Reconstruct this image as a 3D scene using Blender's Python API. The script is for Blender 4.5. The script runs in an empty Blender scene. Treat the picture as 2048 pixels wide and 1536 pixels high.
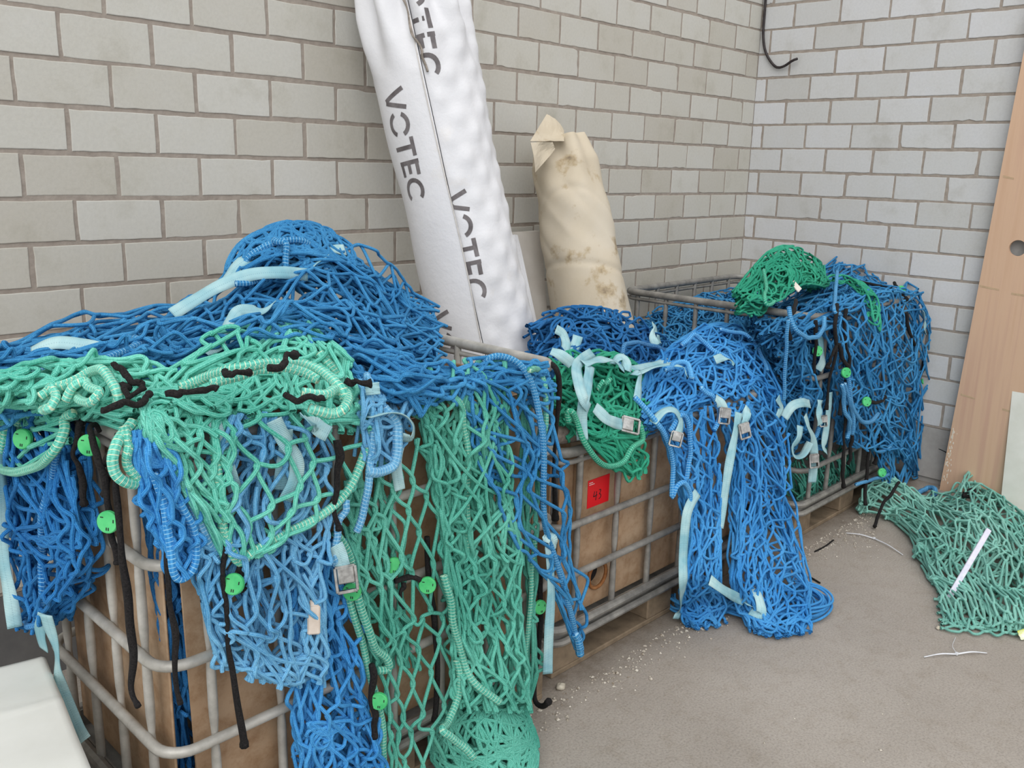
import bpy, math, random
import numpy as np
from mathutils import Vector, Matrix
SC = bpy.context.scene
COL = SC.collection
PI = math.pi
rng = np.random.default_rng(7)

# ------------------------------------------------------------------ helpers
def lin(r, g, b):
    f = lambda c: (c / 255 / 12.92) if c / 255 <= .04045 else ((c / 255 + .055) / 1.055) ** 2.4
    return (f(r), f(g), f(b), 1)

def tag(o, label=None, cat=None, group=None, kind=None):
    if label: o['label'] = label
    if cat: o['category'] = cat
    if group: o['group'] = group
    if kind: o['kind'] = kind
    return o

def empty(name, loc, label, cat, group=None):
    o = bpy.data.objects.new(name, None); COL.objects.link(o); o.location = loc
    o.empty_display_size = .1
    return tag(o, label, cat, group)

def link(name, me, m=None, parent=None):
    o = bpy.data.objects.new(name, me); COL.objects.link(o)
    if m: me.materials.append(m)
    if parent:
        o.parent = parent
        # parts are modelled in world space; a part of a part needs no correction
        o.matrix_parent_inverse = Matrix.Translation(-Vector(parent.location))
    return o

class MB:
    """collects vertices and faces (with along/around attributes) for ONE mesh"""
    def __init__(s): s.V = []; s.F = []; s.A = []; s.n = 0
    def add(s, V, F, A=None):
        V = np.asarray(V, float).reshape(-1, 3)
        s.V.append(V); s.A.append(np.zeros((len(V), 2)) if A is None else A)
        for f in F:
            s.F.append(np.asarray(f, int) + s.n)
        s.n += len(V)
        return s
    def quads(s, V, Q, A=None):
        V = np.asarray(V, float).reshape(-1, 3)
        s.V.append(V); s.A.append(np.zeros((len(V), 2)) if A is None else A)
        s.F.append(np.asarray(Q, int) + s.n); s.n += len(V)
        return s
    def tubes(s, P, r, sides=6, closed=False, caps=False):
        """P: (n,m,3) polylines of equal length, r: radius or (n,m)"""
        P = np.asarray(P, float)
        if P.ndim == 2: P = P[None]
        n, m, _ = P.shape
        R = np.broadcast_to(np.asarray(r, float), (n, m)) if np.ndim(r) != 1 else np.broadcast_to(np.asarray(r)[:, None], (n, m))
        if closed: T = np.roll(P, -1, 1) - np.roll(P, 1, 1)
        else:
            T = np.empty_like(P); T[:, 1:-1] = P[:, 2:] - P[:, :-2]; T[:, 0] = P[:, 1] - P[:, 0]; T[:, -1] = P[:, -1] - P[:, -2]
        T /= np.linalg.norm(T, axis=2, keepdims=True) + 1e-12
        ref = np.zeros((n, 3)); k = np.argmin(np.abs(T[:, 0]), axis=1); ref[np.arange(n), k] = 1
        N = np.empty_like(P); c = np.cross(T[:, 0], ref); N[:, 0] = c / (np.linalg.norm(c, axis=1, keepdims=True) + 1e-12)
        for i in range(1, m):
            c = N[:, i - 1] - T[:, i] * np.sum(N[:, i - 1] * T[:, i], 1, keepdims=True)
            N[:, i] = c / (np.linalg.norm(c, axis=1, keepdims=True) + 1e-12)
        Bn = np.cross(T, N)
        a = np.arange(sides) * 2 * PI / sides
        V = P[:, :, None] + R[:, :, None, None] * (np.cos(a)[:, None] * N[:, :, None] + np.sin(a)[:, None] * Bn[:, :, None])
        L = np.zeros((n, m)); L[:, 1:] = np.cumsum(np.linalg.norm(P[:, 1:] - P[:, :-1], axis=2), 1)
        A = np.stack([np.broadcast_to(L[:, :, None], (n, m, sides)), np.broadcast_to(a, (n, m, sides))], -1).reshape(-1, 2)
        idx = np.arange(n * m * sides).reshape(n, m, sides)
        i0 = idx if closed else idx[:, :-1]; i1 = np.roll(idx, -1, 1) if closed else idx[:, 1:]
        Q = np.stack([i0, np.roll(i0, -1, 2), np.roll(i1, -1, 2), i1], -1).reshape(-1, 4)
        s.quads(V, Q, A)
        if caps and not closed:
            b = s.n - n * m * sides
            for j in range(n):
                s.F.append(np.array(idx[j, 0][::-1] + b)); s.F.append(np.array(idx[j, -1] + b))
        return s
    def box(s, lo, hi, M=None, bev=0.0):
        lo = np.array(lo, float); hi = np.array(hi, float)
        if bev <= 0:
            V = np.array([[(lo, hi)[a][0], (lo, hi)[b][1], (lo, hi)[c][2]] for a in (0, 1) for b in (0, 1) for c in (0, 1)])
            F = [(0, 1, 3, 2), (4, 6, 7, 5), (0, 4, 5, 1), (2, 3, 7, 6), (0, 2, 6, 4), (1, 5, 7, 3)]
        else:
            V = []; F = []
            for ax in range(3):
                for sgn in (0, 1):
                    b0 = len(V); o1, o2 = (ax + 1) % 3, (ax + 2) % 3
                    for (i, j) in ((0, 0), (1, 0), (1, 1), (0, 1)):
                        p = np.zeros(3); p[ax] = (lo, hi)[sgn][ax]
                        p[o1] = (lo[o1] + bev, hi[o1] - bev)[i]; p[o2] = (lo[o2] + bev, hi[o2] - bev)[j]
                        V.append(p)
                    F.append([b0, b0 + 1, b0 + 2, b0 + 3] if sgn else [b0 + 3, b0 + 2, b0 + 1, b0])
            V = np.array(V)
            def vi(ax, sgn, c):   # vertex on face ax/sgn at corner c (3 bits)
                o1, o2 = (ax + 1) % 3, (ax + 2) % 3
                k = {(0, 0): 0, (1, 0): 1, (1, 1): 2, (0, 1): 3}[(c[o1], c[o2])]
                return (ax * 2 + sgn) * 4 + k
            for c in [(a, b, d) for a in (0, 1) for b in (0, 1) for d in (0, 1)]:
                F.append([vi(0, c[0], c), vi(1, c[1], c), vi(2, c[2], c)])
            for ax in range(3):
                o1, o2 = (ax + 1) % 3, (ax + 2) % 3
                for s1 in (0, 1):
                    for s2 in (0, 1):
                        c0 = [0, 0, 0]; c0[o1] = s1; c0[o2] = s2; c1 = list(c0); c1[ax] = 1
                        F.append([vi(o1, s1, c0), vi(o1, s1, c1), vi(o2, s2, c1), vi(o2, s2, c0)])
        if M is not None:
            M = np.array(M); V = V @ M[:3, :3].T + M[:3, 3]
        return s.add(V, F)
    def build(s, name, m, parent=None, smooth=False, fix=False):
        V = np.concatenate(s.V); A = np.concatenate(s.A)
        loops = []; tot = []
        for f in s.F:
            if f.ndim == 2: loops.append(f.ravel()); tot.append(np.full(len(f), f.shape[1]))
            else: loops.append(f); tot.append(np.array([len(f)]))
        loops = np.concatenate(loops).astype(np.int32); tot = np.concatenate(tot).astype(np.int32)
        me = bpy.data.meshes.new(name)
        me.vertices.add(len(V)); me.vertices.foreach_set('co', V.astype(np.float32).ravel())
        me.loops.add(len(loops)); me.loops.foreach_set('vertex_index', loops)
        me.polygons.add(len(tot)); st = np.concatenate([[0], np.cumsum(tot)[:-1]]).astype(np.int32)
        me.polygons.foreach_set('loop_start', st)
        try: me.polygons.foreach_set('loop_total', tot)
        except Exception: pass
        me.update(calc_edges=True)
        me.polygons.foreach_set('use_smooth', np.full(len(tot), bool(smooth)))
        if np.any(A):
            at = me.attributes.new('along', 'FLOAT', 'POINT'); at.data.foreach_set('value', A[:, 0].astype(np.float32))
            at = me.attributes.new('around', 'FLOAT', 'POINT'); at.data.foreach_set('value', A[:, 1].astype(np.float32))
        me.validate()
        if fix:
            import bmesh
            bm = bmesh.new(); bm.from_mesh(me); bmesh.ops.recalc_face_normals(bm, faces=bm.faces); bm.to_mesh(me); bm.free()
        return link(name, me, m, parent)

def spline(pts, n=40, closed=False):
    """Catmull-Rom through pts, n samples equally spaced along it"""
    P = np.array(pts, float)
    if len(P) == 2: Q = P[0] + (P[1] - P[0]) * np.linspace(0, 1, 30)[:, None]
    else:
        if closed: E = np.concatenate([P[-1:], P, P[:2]])
        else: E = np.concatenate([[2 * P[0] - P[1]], P, [2 * P[-1] - P[-2]]])
        t = np.linspace(0, 1, 16, endpoint=False)[:, None]; out = []
        for i in range(len(E) - 3):
            a, b, c, d = E[i:i + 4]
            out.append(.5 * (2 * b + (c - a) * t + (2 * a - 5 * b + 4 * c - d) * t ** 2 + (-a + 3 * b - 3 * c + d) * t ** 3))
        Q = np.concatenate(out + [E[-2:-1]])
    L = np.concatenate([[0], np.cumsum(np.linalg.norm(np.diff(Q, axis=0), axis=1))])
    s = np.linspace(0, L[-1], n + (1 if closed else 0))
    R = np.stack([np.interp(s, L, Q[:, k]) for k in range(3)], 1)
    return R[:-1] if closed else R

def rrect(x0, x1, y0, y1, z, r, k=6):
    pts = []
    for (cx, cy, a0) in ((x1 - r, y1 - r, 0), (x0 + r, y1 - r, 90), (x0 + r, y0 + r, 180), (x1 - r, y0 + r, 270)):
        for i in range(k + 1):
            a = math.radians(a0 + 90 * i / k); pts.append((cx + r * math.cos(a), cy + r * math.sin(a), z))
    return np.array(pts)

# ------------------------------------------------------------------ materials
def mat(name, base, rough=.8, metal=0., spec=.3):
    m = bpy.data.materials.new(name); m.use_nodes = True
    nt = m.node_tree; b = nt.nodes['Principled BSDF']
    b.inputs['Base Color'].default_value = base; b.inputs['Roughness'].default_value = rough
    b.inputs['Metallic'].default_value = metal; b.inputs['Specular IOR Level'].default_value = spec
    return m, nt, b
def N(nt, t, **kw):
    n = nt.nodes.new(t)
    for k, v in kw.items():
        if k in n.inputs: n.inputs[k].default_value = v
        else: setattr(n, k, v)
    return n
def noise(nt, scale, detail=4, rough=.6, src='Object'):
    tc = N(nt, 'ShaderNodeTexCoord'); n = N(nt, 'ShaderNodeTexNoise', Scale=scale, Detail=detail, Roughness=rough)
    nt.links.new(tc.outputs[src], n.inputs['Vector']); return n
def ramp(nt, fac, stops):
    r = N(nt, 'ShaderNodeValToRGB'); e = r.color_ramp.elements
    while len(e) < len(stops): e.new(.5)
    for i, (p, c) in enumerate(stops): e[i].position = p; e[i].color = c if len(c) == 4 else (*c, 1)
    nt.links.new(fac, r.inputs[0]); return r
def mix(nt, fac, a, b, mode='MIX'):
    m = N(nt, 'ShaderNodeMix', data_type='RGBA', blend_type=mode)
    for s, v in ((m.inputs[0], fac), (m.inputs[6], a), (m.inputs[7], b)):
        if hasattr(v, 'links') or isinstance(v, bpy.types.NodeSocket): nt.links.new(v, s)
        else: s.default_value = v
    return m.outputs[2]
def bump(nt, b, h, strength=.3, dist=.01):
    n = N(nt, 'ShaderNodeBump', Strength=strength, Distance=dist)
    nt.links.new(h, n.inputs['Height']); nt.links.new(n.outputs[0], b.inputs['Normal'])
def noisy(name, c0, c1, scale=8, rough=.85, detail=5, p=(.35, .65), metal=0., bmp=0, spec=.3):
    m, nt, b = mat(name, c0, rough, metal, spec)
    n = noise(nt, scale, detail)
    r = ramp(nt, n.outputs['Fac'], [(p[0], c0), (p[1], c1)])
    nt.links.new(r.outputs[0], b.inputs['Base Color'])
    if bmp: bump(nt, b, n.outputs['Fac'], bmp)
    return m
def attr(nt, nm):
    a = N(nt, 'ShaderNodeAttribute'); a.attribute_name = nm; return a.outputs['Fac']
def math_(nt, op, a, b=None, c=None):
    n = N(nt, 'ShaderNodeMath', operation=op)
    for i, v in enumerate((a, b, c)):
        if v is None: continue
        if isinstance(v, bpy.types.NodeSocket): nt.links.new(v, n.inputs[i])
        else: n.inputs[i].default_value = v
    return n.outputs[0]
def braid(name, base, light, stripe=None, pitch=.005):
    """braided rope: fine woven flecks run round the strand; stripe adds stitching of another colour"""
    m, nt, b = mat(name, base, .82, 0, .2)
    al = attr(nt, 'along'); ar = attr(nt, 'around')
    k = math_(nt, 'MULTIPLY', al, 2 * PI / pitch)
    w1 = math_(nt, 'SINE', math_(nt, 'ADD', k, math_(nt, 'MULTIPLY', ar, 3.)))
    w2 = math_(nt, 'SINE', math_(nt, 'SUBTRACT', k, math_(nt, 'MULTIPLY', ar, 3.)))
    w = math_(nt, 'MULTIPLY', w1, w2)
    n = noise(nt, 5, 3); n2 = noise(nt, 260, 2)
    f = math_(nt, 'ADD', math_(nt, 'MULTIPLY', w, .22), math_(nt, 'ADD', math_(nt, 'MULTIPLY', n.outputs['Fac'], .7), math_(nt, 'MULTIPLY', n2.outputs['Fac'], .5)))
    r = ramp(nt, f, [(.4, base), (.85, light)])
    col = r.outputs[0]
    if stripe:
        k2 = math_(nt, 'MULTIPLY', al, 2 * PI / .008)
        s = math_(nt, 'SINE', math_(nt, 'ADD', k2, math_(nt, 'MULTIPLY', math_(nt, 'SINE', ar), 1.3)))
        col = mix(nt, math_(nt, 'MULTIPLY', math_(nt, 'GREATER_THAN', math_(nt, 'ADD', s, math_(nt, 'MULTIPLY', n2.outputs['Fac'], .6)), 1.12), .8), col, stripe)
    nt.links.new(col, b.inputs['Base Color'])
    bump(nt, b, w, .5, .0012)
    return m

M = {}
def rope(key, c, l, st):
    M[key] = braid('rope_' + key, lin(*c), lin(*l)); M[key + '_b'] = braid('border_' + key, lin(*c), lin(*l), lin(*st))
rope('turquoise', (58, 164, 144), (136, 224, 204), (226, 230, 198))
rope('green', (58, 146, 128), (118, 202, 182), (190, 220, 192))
rope('emerald', (26, 130, 104), (74, 186, 150), (166, 222, 200))
rope('dusty', (100, 168, 154), (160, 214, 200), (196, 214, 200))
rope('blue', (30, 104, 160), (82, 162, 212), (156, 202, 228))
rope('royal', (22, 92, 158), (64, 146, 208), (146, 196, 228))
rope('azure', (70, 142, 192), (134, 196, 232), (180, 216, 234))
rope('bright', (36, 120, 190), (92, 174, 232), (158, 210, 238))
rope('shaded_blue', (20, 78, 138), (56, 128, 184), (152, 202, 220))  # blue rope with shade put into its colour, for nets lying deep
M['cord'] = noisy('black_cord', lin(14, 13, 14), lin(40, 37, 37), 300, .95)
def strap_mat():
    m, nt, b = mat('webbing', lin(150, 196, 205), .75, 0, .25)
    al = attr(nt, 'along'); ar = attr(nt, 'around')
    rib = math_(nt, 'SINE', math_(nt, 'MULTIPLY', al, 2 * PI / .0035))
    dash = math_(nt, 'MULTIPLY', math_(nt, 'GREATER_THAN', math_(nt, 'SINE', math_(nt, 'MULTIPLY', al, 2 * PI / .005)), .2),
                 math_(nt, 'LESS_THAN', math_(nt, 'ABSOLUTE', math_(nt, 'SUBTRACT', ar, .5)), .035))
    n = noise(nt, 9, 3)
    r = ramp(nt, n.outputs['Fac'], [(.35, lin(132, 182, 194)), (.65, lin(180, 212, 214))])
    nt.links.new(mix(nt, math_(nt, 'MULTIPLY', dash, .3), r.outputs[0], lin(70, 110, 135)), b.inputs['Base Color'])
    bump(nt, b, rib, .4, .001)
    return m
M['strap'] = strap_mat()
M['steel'] = noisy('galvanised_steel', lin(158, 155, 148), lin(186, 183, 176), 22, .42, 5, (.35, .65), .15, .05, .5)
M['steel_dark'] = noisy('weathered_steel', lin(118, 116, 112), lin(152, 149, 143), 20, .5, 5, (.35, .65), .2, .05, .5)
M['buckle'] = noisy('buckle_zinc', lin(150, 149, 146), lin(192, 191, 188), 40, .28, 3, (.4, .6), .9, 0, .5)
M['disc'] = noisy('green_plastic', lin(58, 176, 104), lin(92, 204, 128), 20, .45, 3, (.35, .65), 0, 0, .4)
M['ink'] = noisy('black_ink', lin(18, 18, 22), lin(40, 40, 44), 60, .6)
M['wood'] = noisy('pallet_wood', lin(104, 90, 74), lin(146, 128, 106), 14, .9, 8, (.3, .7), 0, .25)
def tank_mat():
    m, nt, b = mat('tank_plastic', lin(160, 132, 104), .6, 0, .35)
    n = noise(nt, 3.2, 6); n2 = noise(nt, 26, 5, .7)
    c = ramp(nt, n.outputs['Fac'], [(.3, lin(140, 112, 86)), (.5, lin(168, 140, 112)), (.72, lin(182, 158, 132))])
    c2 = ramp(nt, n2.outputs['Fac'], [(.45, (1, 1, 1, 1)), (.72, (.62, .5, .38, 1))])
    nt.links.new(mix(nt, .75, c.outputs[0], c2.outputs[0], 'MULTIPLY'), b.inputs['Base Color'])
    bump(nt, b, n2.outputs['Fac'], .12)
    return m
M['tank'] = tank_mat()
M['rust'] = noisy('rust_stain', lin(120, 72, 36), lin(160, 112, 70), 30, .85)
def brick_mat(name, a, b_, c):
    m, nt, b = mat(name, a, .9, 0, .2)
    t = attr(nt, 'along')
    r = ramp(nt, t, [(0, a), (.5, b_), (1, c)])
    n = noise(nt, 5, 7, .65); n2 = noise(nt, 90, 4, .7)
    st = ramp(nt, n.outputs['Fac'], [(.3, (1, 1, 1, 1)), (.55, (.97, .96, .93, 1)), (.72, (.8, .78, .72, 1))])
    g = ramp(nt, n2.outputs['Fac'], [(.3, (.9, .9, .9, 1)), (.6, (1, 1, 1, 1))])
    c1 = mix(nt, .8, r.outputs[0], st.outputs[0], 'MULTIPLY')
    nt.links.new(mix(nt, .7, c1, g.outputs[0], 'MULTIPLY'), b.inputs['Base Color'])
    bump(nt, b, n2.outputs['Fac'], .15, .004)
    return m
M['brickL'] = brick_mat('sand_lime_brick', lin(186, 182, 173), lin(193, 191, 184), lin(199, 198, 193))
M['brickR'] = brick_mat('sand_lime_brick_pale', lin(190, 190, 189), lin(197, 198, 199), lin(203, 204, 207))
M['mortar'] = noisy('mortar', lin(142, 132, 123), lin(164, 154, 144), 30, .95, 6, (.3, .7), 0, .4)
M['plinth_dark'] = noisy('plinth_dark_grey', lin(92, 92, 93), lin(118, 117, 116), 7, .95, 7, (.3, .7), 0, .15)  # darker grey plinth colour for the left wall
M['plinth'] = noisy('plinth_render', lin(150, 146, 142), lin(178, 175, 171), 7, .95, 7, (.3, .7), 0, .15)
def floor_mat():
    m, nt, b = mat('asphalt', lin(150, 142, 134), .92, 0, .25)
    n = noise(nt, 1.1, 7, .6); n2 = noise(nt, 150, 4, .7); n3 = noise(nt, 14, 6, .7)
    c = ramp(nt, n.outputs['Fac'], [(.3, lin(152, 144, 135)), (.7, lin(174, 166, 157))])
    g = ramp(nt, n2.outputs['Fac'], [(.3, (.72, .72, .72, 1)), (.5, (1, 1, 1, 1)), (.7, (1.12, 1.12, 1.12, 1))])
    d = ramp(nt, n3.outputs['Fac'], [(.5, (1, 1, 1, 1)), (.75, (.82, .79, .74, 1))])
    c1 = mix(nt, 1., c.outputs[0], g.outputs[0], 'MULTIPLY')
    c2 = mix(nt, .8, c1, d.outputs[0], 'MULTIPLY')
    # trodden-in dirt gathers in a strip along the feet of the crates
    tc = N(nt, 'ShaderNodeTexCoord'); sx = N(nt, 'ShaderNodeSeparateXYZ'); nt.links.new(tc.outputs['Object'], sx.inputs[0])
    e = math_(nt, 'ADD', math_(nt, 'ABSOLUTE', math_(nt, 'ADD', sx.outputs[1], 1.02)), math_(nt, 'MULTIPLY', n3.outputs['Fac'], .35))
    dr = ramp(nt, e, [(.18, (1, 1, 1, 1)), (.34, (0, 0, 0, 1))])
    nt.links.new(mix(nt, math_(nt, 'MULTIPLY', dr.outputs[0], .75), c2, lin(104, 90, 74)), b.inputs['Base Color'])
    bump(nt, b, n2.outputs['Fac'], .35, .006)
    return m
M['floor'] = floor_mat()

# ------------------------------------------------------------------ ropes and nets
OUT = np.array([-.45, -.8, .5])
class Surf:
    """smooth sheet through guide curves; each guide runs along v, the guides follow each other along u"""
    def __init__(s, guides, K=40):
        s.G = np.stack([spline(g, K) for g in guides]); s.m = len(guides); s.K = K
        if s.m == 2: s.G = np.stack([s.G[0], (s.G[0] + s.G[1]) / 2, s.G[1]]); s.m = 3
    def at(s, u, v):
        m, K = s.m, s.K
        x = np.clip(u, 0, 1) * (m - 1); i = np.minimum(x.astype(int), m - 2); t = (x - i)[..., None]
        y = np.clip(v, 0, 1) * (K - 1); j = np.minimum(y.astype(int), K - 2); q = (y - j)[..., None]
        g = lambda a: s.G[np.clip(a, 0, m - 1), j] * (1 - q) + s.G[np.clip(a, 0, m - 1), j + 1] * q
        a, b, c, d = g(i - 1), g(i), g(i + 1), g(i + 2)
        return .5 * (2 * b + (c - a) * t + (2 * a - 5 * b + 4 * c - d) * t ** 2 + (-a + 3 * b - 3 * c + d) * t ** 3)
    def frame(s, u, v):
        e = .02
        du = s.at(u + e, v) - s.at(u - e, v); dv = s.at(u, v + e) - s.at(u, v - e)
        n = np.cross(du, dv); n /= np.linalg.norm(n, axis=-1, keepdims=True) + 1e-9
        n *= np.where((n @ OUT) < 0, -1, 1)[..., None]
        return s.at(u, v), n, du / (np.linalg.norm(du, axis=-1, keepdims=True) + 1e-9)

def smooth_rand(r, n, k=4):
    x = np.linspace(0, 1, n); y = np.zeros(n)
    for f in range(1, k + 1): y += r.normal() / f * np.sin(2 * PI * f * x * .7 + r.uniform(0, 6.3))
    return y

def soft(R, n, m, k=3):
    """random field, smooth along its second axis"""
    a = R.normal(0, 1, (n, m + 2 * k)); w = np.hanning(2 * k + 1); w /= np.sqrt((w ** 2).sum())
    return np.stack([np.convolve(r_, w, 'valid') for r_ in a])
def sheet(mb, S, nu, nv, L=.075, pleat=(0, 0, 0), jit=.25, depth=.008, lift=0., r=.004, seed=0, sides=6, seg=7, slack=1., grav=.3, zmin=.006, curl=.14, join=.007):
    """a knotless net hung over surface S: smooth strands zigzag down v and join their neighbours at staggered knots"""
    R = np.random.default_rng(seed)
    p, j = np.meshgrid(np.arange(nu + 2), np.arange(nv + 1), indexing='ij')
    du = soft(R, nu + 2, nv + 1, 4) * jit * .9 + R.normal(0, jit * .16, p.shape)
    dv = soft(R, nv + 1, nu + 2, 2).T * jit * 1.1 + R.normal(0, jit * .35, p.shape)
    dv[:, 0] *= .5; dv[:, -1] *= .5
    u = (p - .5 * (j % 2) + du) / (nu + .5); v = (j + dv) / nv
    npl, amp, dep = pleat
    xs = np.linspace(0, 1, 30); vc = np.clip(v, 0, 1)
    ph = np.interp(vc, xs, smooth_rand(R, 30, 3)) * .35
    wob = np.interp(vc, xs, smooth_rand(R, 30)) * .03
    a = 2 * PI * (npl * u + ph)
    u2 = np.clip(u + amp * np.sin(a) / max(npl, 1) / 2 / PI * 3 + wob, 0, 1)
    u2 = .02 + .96 * u2 + R.normal(0, .005, u.shape)
    P, n, lat = S.frame(u2, v)
    P = P + n * (lift + dep * np.cos(a) + (soft(R, nu + 2, nv + 1, 3) * .9 + R.normal(0, .25, u.shape)) * depth)[..., None]
    ns = 2 * nu + 2; s_ = np.arange(ns)[:, None]; jj = np.arange(nv + 1)[None]
    q = (s_ + (jj & 1)) // 2
    K = P[q, jj].copy(); Kn = n[q, jj]; Kl = lat[q, jj]
    side = np.where(((s_ + (jj & 1)) % 2) == 0, -1., 1.)      # each knot is a left and a right strand side by side
    side = np.where(s_ % 2 == 0, 1., -1.) * np.where(jj & 1, -1., 1.)
    K += Kl * (side * r * .45)[..., None] + Kn * (side * r * .3)[..., None]
    d = K[:, 1:] - K[:, :-1]; dl = np.linalg.norm(d, axis=2)
    sl = np.clip(L - dl, 0, L * .5); A = np.sqrt(sl * np.maximum(dl, .015)) * .55 * slack
    f = np.abs(R.normal(0, .55, dl.shape)); big = R.uniform(size=dl.shape) < curl; f = np.where(big, f + R.uniform(.8, 1.7, dl.shape), f * .7)
    A = np.minimum(A * f + R.normal(0, .0015, dl.shape), L * .45)
    o = side[:, :-1]
    dirn = Kn[:, :-1] * R.normal(.25, .4, dl.shape)[..., None] + Kl[:, :-1] * (R.normal(0, .7, dl.shape) - o * .0)[..., None]
    dirn += np.array([0, 0, -1.]) * (grav * (1 - np.abs(d[..., 2]) / (dl + 1e-6)))[..., None]
    dirn -= d * (np.sum(dirn * d, 2) / (dl ** 2 + 1e-9))[..., None]
    dirn /= np.linalg.norm(dirn, axis=2, keepdims=True) + 1e-9
    Mid = K[:, :-1] + d * R.uniform(.38, .62, dl.shape)[..., None] + dirn * A[..., None]
    tv = np.empty_like(P); tv[:, 1:-1] = P[:, 2:] - P[:, :-2]; tv[:, 0] = P[:, 1] - P[:, 0]; tv[:, -1] = P[:, -1] - P[:, -2]
    tv /= np.linalg.norm(tv, axis=2, keepdims=True) + 1e-9
    Kt = tv[q, jj] * join
    C = np.empty((ns, 3 * nv + 2, 3)); C[:, 0:-1:3] = K - Kt; C[:, 1::3] = K + Kt; C[:, 2::3] = Mid
    E = np.concatenate([2 * C[:, :1] - C[:, 1:2], C, 2 * C[:, -1:] - C[:, -2:-1]], 1)
    k = max(3, (seg + 1) // 3); out = []
    for t in np.arange(k) / k:
        A0, B0, C0, D0 = E[:, :-3], E[:, 1:-2], E[:, 2:-1], E[:, 3:]
        out.append(.5 * (2 * B0 + (C0 - A0) * t + (2 * A0 - 5 * B0 + 4 * C0 - D0) * t ** 2 + (-A0 + 3 * B0 - 3 * C0 + D0) * t ** 3))
    X = np.stack(out, 2).reshape(ns, -1, 3); X = np.concatenate([X, C[:, -1:]], 1)
    for _ in range(4): X[:, 1:-1] = .25 * X[:, :-2] + .5 * X[:, 1:-1] + .25 * X[:, 2:]
    X[..., 2] = np.maximum(X[..., 2], zmin + r)
    rr = r
    mb.tubes(X, rr, sides)

def tangle(mb, S, n, length=.5, r=.004, lift=(-.05, .02), seed=0, turn=9., sides=6, zmin=.006, heading=None, spread=1., m=34):
    """loose strands that wander over the surface in loops"""
    R = np.random.default_rng(seed)
    c = S.at(np.array([.5]), np.array([.5]))
    lu = np.linalg.norm(np.diff(S.at(np.linspace(0, 1, 20), np.full(20, .5)), axis=0), axis=1).sum()
    lv = np.linalg.norm(np.diff(S.at(np.full(20, .5), np.linspace(0, 1, 20)), axis=0), axis=1).sum()
    u = R.uniform(.05, .95, n); v = R.uniform(.05, .95, n)
    h = R.uniform(0, 2 * PI, n) if heading is None else heading + R.normal(0, .4, n)
    kap = R.normal(0, turn, n); U = []; W = []; O = []
    o = R.uniform(lift[0], lift[1], n); do = R.normal(0, .004, n); st = length / m
    for q in range(m):
        U.append(u.copy()); W.append(v.copy()); O.append(o.copy())
        kap += R.normal(0, turn * .28, n) - kap * .06; h = h + kap * st * 2
        if heading is not None: h += (heading - h) * .12 * spread
        u = u + np.cos(h) * st / lu; v = v + np.sin(h) * st / lv
        out = (u < .04) | (u > .96) | (v < .04) | (v > .96); hc = np.arctan2((.5 - v) * lv, (.5 - u) * lu); h = np.where(out, h + .4 * np.arctan2(np.sin(hc - h), np.cos(hc - h)), h)
        u = np.clip(u, 0, 1); v = np.clip(v, 0, 1)
        do += R.normal(0, .0025, n); o = np.clip(o + do, lift[0], lift[1]); do *= .9
    U = np.array(U).T; W = np.array(W).T; O = np.array(O).T
    P, nn, _ = S.frame(U, W)
    P = P + nn * O[..., None]; P[..., 2] = np.maximum(P[..., 2], zmin + r)
    mb.tubes(P, r, sides)

def wiggle(P, amp, seed):
    R = np.random.default_rng(seed); n = len(P); Q = np.array(P)
    for k in range(3): Q[:, k] += smooth_rand(R, n, 6) * amp
    return Q
def border(parent, key, pts, r=.0075, seed=1, amp=.004, name='border_rope'):
    P = wiggle(spline(pts, max(24, 10 * len(pts))), amp, seed)
    P[:, 2] = np.maximum(P[:, 2], r + .002)
    mb = MB(); mb.tubes(P, r, 10, caps=True)
    return mb.build(name, M[key + '_b'], parent, True)
def cord(parent, pts, r=.0065, seed=1, amp=.004):
    r *= .82
    P = wiggle(spline(pts, max(24, 9 * len(pts))), amp, seed)
    P[:, 2] = np.maximum(P[:, 2], r + .002)
    rr = r * (1 + .15 * smooth_rand(np.random.default_rng(seed), len(P), 8)); rr = np.clip(rr, r * .7, r * 1.4)
    rr[-2:] *= 1.25
    mb = MB(); mb.tubes(P, rr[None], 7, caps=True)
    return mb.build('tie_cord', M['cord'], parent, True)
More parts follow.
